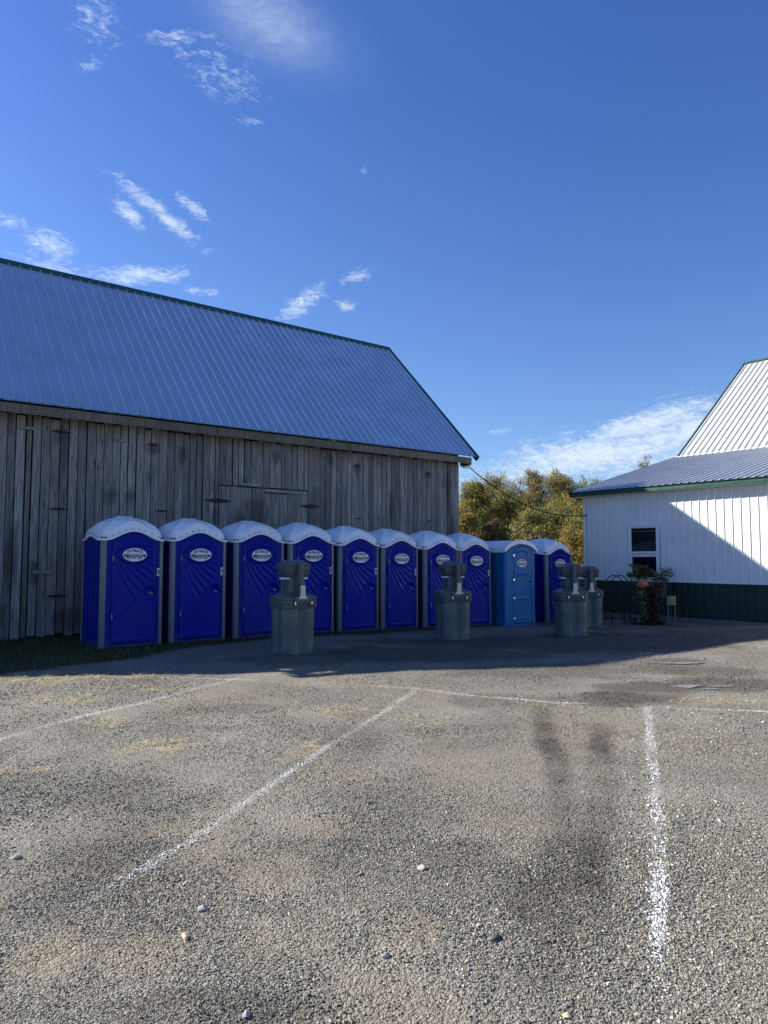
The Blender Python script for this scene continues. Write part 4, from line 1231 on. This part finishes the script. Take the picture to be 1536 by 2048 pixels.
WS = [(-1.57, 12.22, 30, 'grey hand wash stand nearest the camera, in front of the third and fourth blue toilets'),
      (1.42, 14.68, 24, 'grey hand wash stand in the middle, in front of the seventh and eighth blue toilets'),
      (4.13, 15.72, 20, 'grey hand wash stand between the sky blue toilet and the white building'),
      (5.42, 18.75, 14, 'grey hand wash stand farthest back, half hidden behind another wash stand')]
for i, (x_, y_, rz_, lb) in enumerate(WS):
    o = wproto if i == 0 else copy_tree(wproto)
    o.location = (x_, y_, tz(x_, y_) + .002)
    face = math.degrees(math.atan2(x_, y_))
    o.rotation_euler = (0, 0, R(-face + rz_))
    tag(o, lb, 'hand wash stand', 'hand wash stands on the gravel')

# ------------------------------------------------------------------ plants, garden fence and sign by the white building
def leaf_quads(C, size, col, jitter=.35, droop=0):
    """C (n,3) leaf centres -> small folded quads"""
    n = len(C)
    a = rng.normal(size=(n, 3)); a /= np.linalg.norm(a, axis=1)[:, None]
    if droop: a[:, 2] -= droop; a /= np.linalg.norm(a, axis=1)[:, None]
    b_ = rng.normal(size=(n, 3)); b_ -= a * (a * b_).sum(1)[:, None]; b_ /= np.linalg.norm(b_, axis=1)[:, None]
    L = size * (.6 + .8 * rng.random(n)); w = L * (.45 + .25 * rng.random(n))
    P = np.zeros((n, 4, 3))
    P[:, 0] = C - a * L[:, None] * .5; P[:, 2] = C + a * L[:, None] * .5
    nn_ = np.cross(a, b_) * (L * .12)[:, None]
    P[:, 1] = C + b_ * w[:, None] * .5 + nn_; P[:, 3] = C - b_ * w[:, None] * .5 + nn_
    cs = np.asarray(col) * np.exp(rng.normal(0, jitter, n))[:, None]
    return P.reshape(-1, 3), np.repeat(np.clip(cs, .003, .7), 4, 0)

def quads_obj(name, Vs, Cs, parent):
    V = np.concatenate(Vs); C = np.concatenate(Cs)
    return np_mesh(name, V, np.arange(len(V)).reshape(-1, 4), M['leaf'], C, parent=parent)

px, py = 7.38, 19.75
pz = tz(px, py)
# trailing planter
pl = empty('planter', (px, py, pz), R(-40))
tag(pl, 'tall planter with trailing green and burgundy vines beside the white building', 'planter')
mb = MB(); mb.rings([[(r_ * math.cos(t_), r_ * math.sin(t_), z_) for t_ in np.linspace(0, 6.283, 24, endpoint=False)] for z_, r_ in ((0, .22), (.04, .24), (.5, .25), (.92, .30), (.98, .33), (1.0, .33), (.97, .29))])
mb.build('tub', M['planter'], pl)
Vs, Cs = [], []
for x0, z0, z1, sp, n_, col in ((-.02, .10, 1.0, .11, 520, (.20, .26, .09)), (.20, .08, 1.03, .16, 700, (.07, .03, .032)), (-.22, .30, 1.02, .10, 240, (.07, .085, .05)), (.33, .25, 1.0, .08, 160, (.06, .06, .045))):
    zz = z0 + (z1 - z0) * rng.random(n_)
    C_ = np.stack([x0 + rng.normal(0, sp, n_) * (.6 + .4 * zz), -.27 - .10 * rng.random(n_) + rng.normal(0, .03, n_), zz], 1)
    v, c = leaf_quads(C_, .075, np.array(col), .4, .5); Vs.append(v); Cs.append(c)
for x0, n_, col in ((-.02, 200, (.22, .27, .10)), (.2, 260, (.08, .035, .035)), (-.2, 150, (.09, .085, .035))):
    C_ = np.stack([x0 + rng.normal(0, .12, n_), rng.normal(0, .15, n_), 1.0 + rng.random(n_) * .14], 1)
    v, c = leaf_quads(C_, .08, np.array(col), .4); Vs.append(v); Cs.append(c)
quads_obj('vine', Vs, Cs, pl)
mb = MB()
mb.rings([[(-.12 + r_ * math.cos(t_), -.12 + r_ * math.sin(t_), z_) for t_ in np.linspace(0, 6.283, 24, endpoint=False)] for z_, r_ in ((.985, .05), (1.0, .10), (1.06, .145), (1.13, .145), (1.19, .10), (1.21, .03))])
pk = mb.build('pumpkin', M['terracotta']); pk.location = (px + -.10, py - .05, pz + .01)
tag(pk, 'orange pumpkin sitting on the tall vine planter', 'pumpkin')
# umbrella-leaved grasses
def papyrus(ox, oy, h, n_st, spread, col, label):
    r0 = empty('ornamental_grass', (ox, oy, pz)); tag(r0, label, 'plant', 'wispy ornamental grasses by the planter')
    st = MB(); V = []; C = []
    for i in range(n_st):
        a = random.uniform(0, 6.28); rr = random.random() ** .5 * spread
        tp = Vector((rr * math.cos(a), rr * math.sin(a), h * random.uniform(.78, 1.0)))
        st.tube([(0.2 * tp.x, .2 * tp.y, .75), (.6 * tp.x, .6 * tp.y, .5 * (.75 + tp.z)), tuple(tp)], [.006, .005, .004], 5)
        for k_ in range(90):
            b1 = random.uniform(0, 6.28); L = random.uniform(.09, .20); e = random.uniform(.0, .9)
            tip = tp + Vector((math.cos(b1) * L * math.cos(e), math.sin(b1) * L * math.cos(e), L * math.sin(e) * .8))
            w_ = Vector((-math.sin(b1), math.cos(b1), 0)) * .006
            V += [tp - w_, tp + w_, tip + w_ * .5, tip - w_ * .5]; C += [col * random.uniform(.6, 1.5)] * 4
    st.build('stem', pmat('grass_stem', tuple(col * .9), .6), r0)
    np_mesh('foliage', np.array([tuple(v) for v in V]), np.arange(len(V)).reshape(-1, 4), M['leaf'], np.array(C), parent=r0)
papyrus(px - .18, py + .25, 1.60, 26, .27, np.array((.19, .20, .07)), 'wispy olive ornamental grass in front of the window')
papyrus(px + .42, py + .05, 1.50, 22, .30, np.array((.20, .28, .15)), 'wispy pale green ornamental grass right of the window, above the burgundy vines')
tubg = MB(); 
# black iron garden fence with two hoops
gf = empty('garden_fence', (6.68, 20.25, tz(6.68, 20.25)), R(-8)); tag(gf, 'low black iron garden fence with two overlapping hoops', 'fence')
for cx, rr in ((-.10, .25), (.07, .25)):
    mb = MB(); mb.tube([(cx + rr * math.cos(t_), .02 * (1 if cx > 0 else -1), 1.02 + .32 * math.sin(t_)) for t_ in np.linspace(math.pi, 0, 25)], .014, 8)
    mb.tube([(cx - rr, .02 * (1 if cx > 0 else -1), 0), (cx - rr, .02 * (1 if cx > 0 else -1), 1.02)], .014, 8); mb.tube([(cx + rr, .02 * (1 if cx > 0 else -1), 0), (cx + rr, .02 * (1 if cx > 0 else -1), 1.02)], .014, 8)
    mb.build('hoop', M['iron'], gf)
mb = MB()
for i in range(11): mb.tube([(-.42 + i * .085, 0, 0), (-.42 + i * .085, 0, .98 if i % 2 else .9)], .008, 6)
mb.tube([(-.44, .0, .86), (.46, .0, .86)], .01, 6); mb.tube([(-.44, .0, .12), (.46, .0, .12)], .01, 6)
mb.build('bars', M['iron'], gf)
# little sign on two stakes
sg = empty('sign', (7.84, 19.33, tz(7.84, 19.33)), R(-25)); tag(sg, 'small yellowish board sign on two grey stakes', 'sign')
for xx in (-.085, .085):
    mb = MB(); mb.box(xx - .018, xx + .018, -.02, .02, -.05, .62 if xx < 0 else .62); mb.build('stake', M['post_wood'], sg, bevel=.003)
mb = MB(); mb.box(-.115, .115, -.045, -.0205, .55, .80); mb.build('board', M['sign_wood'], sg, bevel=.004)
# a few weeds along the wall
def weed(x, y, s, col, label):
    z_ = tz(x, y); C_ = np.stack([rng.normal(0, s * .5, 90), rng.normal(0, s * .4, 90), np.abs(rng.normal(0, s * .45, 90)) + .02], 1)
    v, c = leaf_quads(C_, .06, np.array(col), .4); r0 = np_mesh('weed', v, np.arange(len(v)).reshape(-1, 4), M['leaf'], c); r0.location = (x, y, z_)
    tag(r0, label, 'plant', 'weeds growing along the white building')
weed(6.95, 19.75, .16, (.05, .06, .025), 'low dark weed under the iron hoops of the garden fence')
weed(7.65, 19.55, .13, (.05, .055, .03), 'low dark weed between the vine planter and the board sign')
weed(7.2, 19.35, .13, (.05, .05, .03), 'low dark weed spilling onto the gravel in front of the vine planter')

# ------------------------------------------------------------------ trees beyond
def tree(x, y, h, r, cols, n_leaf, label, crown0=.12, lsize=.095, bare=0, squash=1.0, name='tree', twig=18):
    root = empty(name, (x, y, tz(x, y))); tag(root, label, 'tree', 'autumn trees beyond the barn')
    r_ = random.Random(int(x * 100 + y * 7))
    tk = MB()
    lean = (r_.uniform(-.3, .3), r_.uniform(-.3, .3))
    tk.tube([(0, 0, -.1), (lean[0] * .4, lean[1] * .4, h * .3), (lean[0], lean[1], h * .62), (lean[0] * 1.3, lean[1] * 1.3, h * .86)], [.035 * h * .6, .028 * h * .6, .016 * h * .6, .006 * h], 8)
    cl = []
    nb = 64
    for i in range(nb):
        th = r_.uniform(0, 6.283); zz = crown0 + (1 - crown0) * r_.random() ** .8
        env = math.sin(math.pi * min(1, max(.02, (zz - crown0 * .6) / (1.06 - crown0 * .6))) ** .72) ** .65
        rad = r * env * (.45 + .55 * r_.random() ** .5) * r_.uniform(.75, 1.12)
        c = Vector((lean[0] * zz + rad * math.cos(th), lean[1] * zz + rad * math.sin(th) * squash, h * zz * r_.uniform(.88, 1.05)))
        cl.append((c, r * r_.uniform(.16, .36), r_.random()))
        b0 = Vector((lean[0] * zz * .8, lean[1] * zz * .8, max(.1 * h, c.z - rad * .9 - .1 * h)))
        md = b0.lerp(c, .55) + Vector((r_.uniform(-.1, .1), r_.uniform(-.1, .1), .06 * h * r_.random()))
        tk.tube([tuple(b0), tuple(md), tuple(c)], [.010 * h * .7, .006 * h * .7, .003 * h * .6], 5, caps=False)
        for k_ in range(twig // 2 + 4):
            dv = Vector((r_.gauss(0, 1), r_.gauss(0, 1), r_.gauss(.5, .8))).normalized() * r * r_.uniform(.22, .55)
            s0 = md.lerp(c, r_.random())
            tk.tube([tuple(s0), tuple(s0 + dv)], [.0022 * h * .6, .0008 * h], 3, caps=False)
    tk.build('trunk', M['bark'], root)
    Vs, Cs = [], []
    n_ = int(n_leaf * 2.2)                                         # leaves on the loose outer twigs
    th = rng.random(n_) * 6.283; zz = crown0 + (1 - crown0) * rng.random(n_) ** .75
    env = np.sin(np.pi * np.clip((zz - crown0 * .6) / (1.06 - crown0 * .6), .02, 1) ** .72) ** .65
    env *= .50 + .85 * vnoise(th * 2.6, zz * 8, int(x * 10)) 
    rd = r * env * np.sqrt(rng.random(n_)) 
    C_ = np.stack([lean[0] * zz + rd * np.cos(th), lean[1] * zz + rd * np.sin(th), h * zz], 1)
    C_[:, 2] += (vnoise(C_[:, 0] * 1.6 + 50, C_[:, 1] * 1.6 + 50, int(y * 10)) - .5) * .22 * h * zz ** 2
    kp = vnoise(th * 4.5, zz * 16, int(x * 7)) + .35 * rng.random(n_) > .42            # gaps between the sprays
    C_ = C_[kp]; ci = (vnoise(C_[:, 0] * 1.1 + 90, C_[:, 2] * 1.1, int(x * 3)) * 1.35 * len(cols)).astype(int) % len(cols)
    v, q = leaf_quads(C_, lsize, np.array(cols)[ci] * (1.4 + .5 * rng.random(len(C_)))[:, None], .34); Vs.append(v); Cs.append(q)
    wts = np.array([q[1] ** 2 for q in cl]); wts /= wts.sum()
    for (c, cr, tn), wt_ in zip(cl, wts):
        n_ = int(n_leaf * 2.4 * wt_) + 4
        d = rng.normal(size=(n_, 3)); d /= np.linalg.norm(d, axis=1)[:, None]
        rad = cr * rng.random(n_)[:, None] ** .45 * (1 + .35 * rng.normal(size=(n_, 1)) * .6)
        C_ = np.array(c) + d * rad * np.array([1, 1, .75]) * np.array([r_.uniform(.7, 1.4), r_.uniform(.7, 1.4), r_.uniform(.6, 1.3)])
        col = np.array(cols[int(tn * len(cols)) % len(cols)]) * 1.65
        v, q = leaf_quads(C_, lsize, col, .34)
        Vs.append(v); Cs.append(q)
    quads_obj('crown', Vs, Cs, root)
    return root
YEL, OLV, BRN, DGR, RST, PAL, GRY = (.20, .15, .03), (.12, .118, .03), (.15, .105, .036), (.055, .062, .022), (.09, .048, .032), (.145, .135, .045), (.16, .135, .09)
tree(4.85, 38, 5.5, 1.5, [OLV, YEL, DGR, OLV], 5200, 'olive and yellow bushy tree close against the barn corner')
tree(4.05, 33, 3.9, 1.1, [YEL, OLV, BRN], 3600, 'low yellow bush in front, just right of the barn corner', .03)
tree(8.8, 54, 8.1, 2.3, [YEL, BRN, PAL, BRN], 3600, 'tall thin-leaved yellow brown tree behind, left of the gap in the crowns', .25, .1, twig=26)
tree(6.6, 40, 5.35, 1.75, [OLV, DGR, PAL, DGR], 6000, 'green tree with a dark right side under the sagging cable')
tree(12.0, 56, 8.5, 1.6, [GRY, PAL, GRY], 1500, 'nearly bare grey tree in the middle of the wood', .3, .12, twig=40)
tree(13.9, 55, 8.5, 2.4, [BRN, OLV, YEL, BRN], 5200, 'tall brown and olive tree at the back, left of the white building', .2, .1)
tree(16.4, 56, 7.9, 2.1, [OLV, BRN, OLV], 4600, 'tall olive tree at the back, partly behind the green fascia corner', .2, .1)
tree(7.6, 35, 4.15, 1.7, [PAL, OLV, PAL, GRY], 6200, 'pale olive bush right behind the sky blue toilet', .03)
tree(11.0, 43, 5.4, 1.9, [YEL, OLV, YEL], 5200, 'golden yellow tree in the middle distance left of the white building', .05)
tree(8.9, 32.5, 3.5, 1.15, [YEL, BRN, OLV], 3600, 'yellow brown bush touching the edge of the white building', .03)
tree(5.35, 33.5, 3.4, 1.2, [RST, (.07, .05, .03), DGR], 3800, 'dark reddish brown bush behind the eighth toilet', .02)
tree(9.6, 47, 6.3, 2.2, [BRN, OLV, DGR], 4600, 'brown green tree filling the middle of the wood', .05)
tree(6.9, 50, 6.6, 2.0, [OLV, BRN, YEL], 4000, 'olive brown tree in the back left of the wood', .1)
tree(22.4, 60, 9.9, 1.7, [OLV, GRY, BRN], 1500, 'sparse tree whose twigs show above the low metal roof', .3, .13, twig=30)
tree(13.4, 45, 5.6, 2.2, [OLV, DGR, YEL], 4200, 'olive green tree mostly hidden behind the white building corner', .05)
tree(7.0, 53, 7.1, 1.9, [PAL, YEL, OLV], 3000, 'pale yellow tree at the back, second in from the barn corner', .15, twig=26)
tree(10.6, 55, 7.7, 2.0, [YEL, PAL, BRN], 3400, 'yellow tree at the back beside the nearly bare grey one', .15, twig=26)
tree(15.2, 60, 8.3, 2.1, [OLV, YEL, BRN], 3400, 'far olive tree seen between the two tall trees by the white building', .15)
tree(9.9, 39, 4.7, 1.7, [OLV, PAL, YEL], 4200, 'olive gold bush in the middle of the wood, right of the sagging cable', .03)
tree(2.2, 46, 6.2, 2.2, [OLV, BRN, DGR], 3600, 'olive tree hidden behind the barn', .05)
# far wood that closes the horizon, one mass
n = 26000
xs = -260 + rng.random(n) * 560; ys = 95 + rng.random(n) * 25
hh = 6.0 + 3.5 * fbm(xs, ys * 0, .08, 5, 4)
C_ = np.stack([xs, ys, rng.random(n) ** .7 * hh], 1)
cols = np.array([YEL, OLV, BRN, DGR, RST])[(fbm(xs, ys, .12, 8, 3) * 6).astype(int) % 5] * .8
V, C = leaf_quads(C_, 1.3, cols, .3)
wo_ = np_mesh('woodland', V, np.arange(len(V)).reshape(-1, 4), M['leaf'], C)
tag(wo_, 'distant autumn wood along the horizon', 'woodland', kind='stuff')
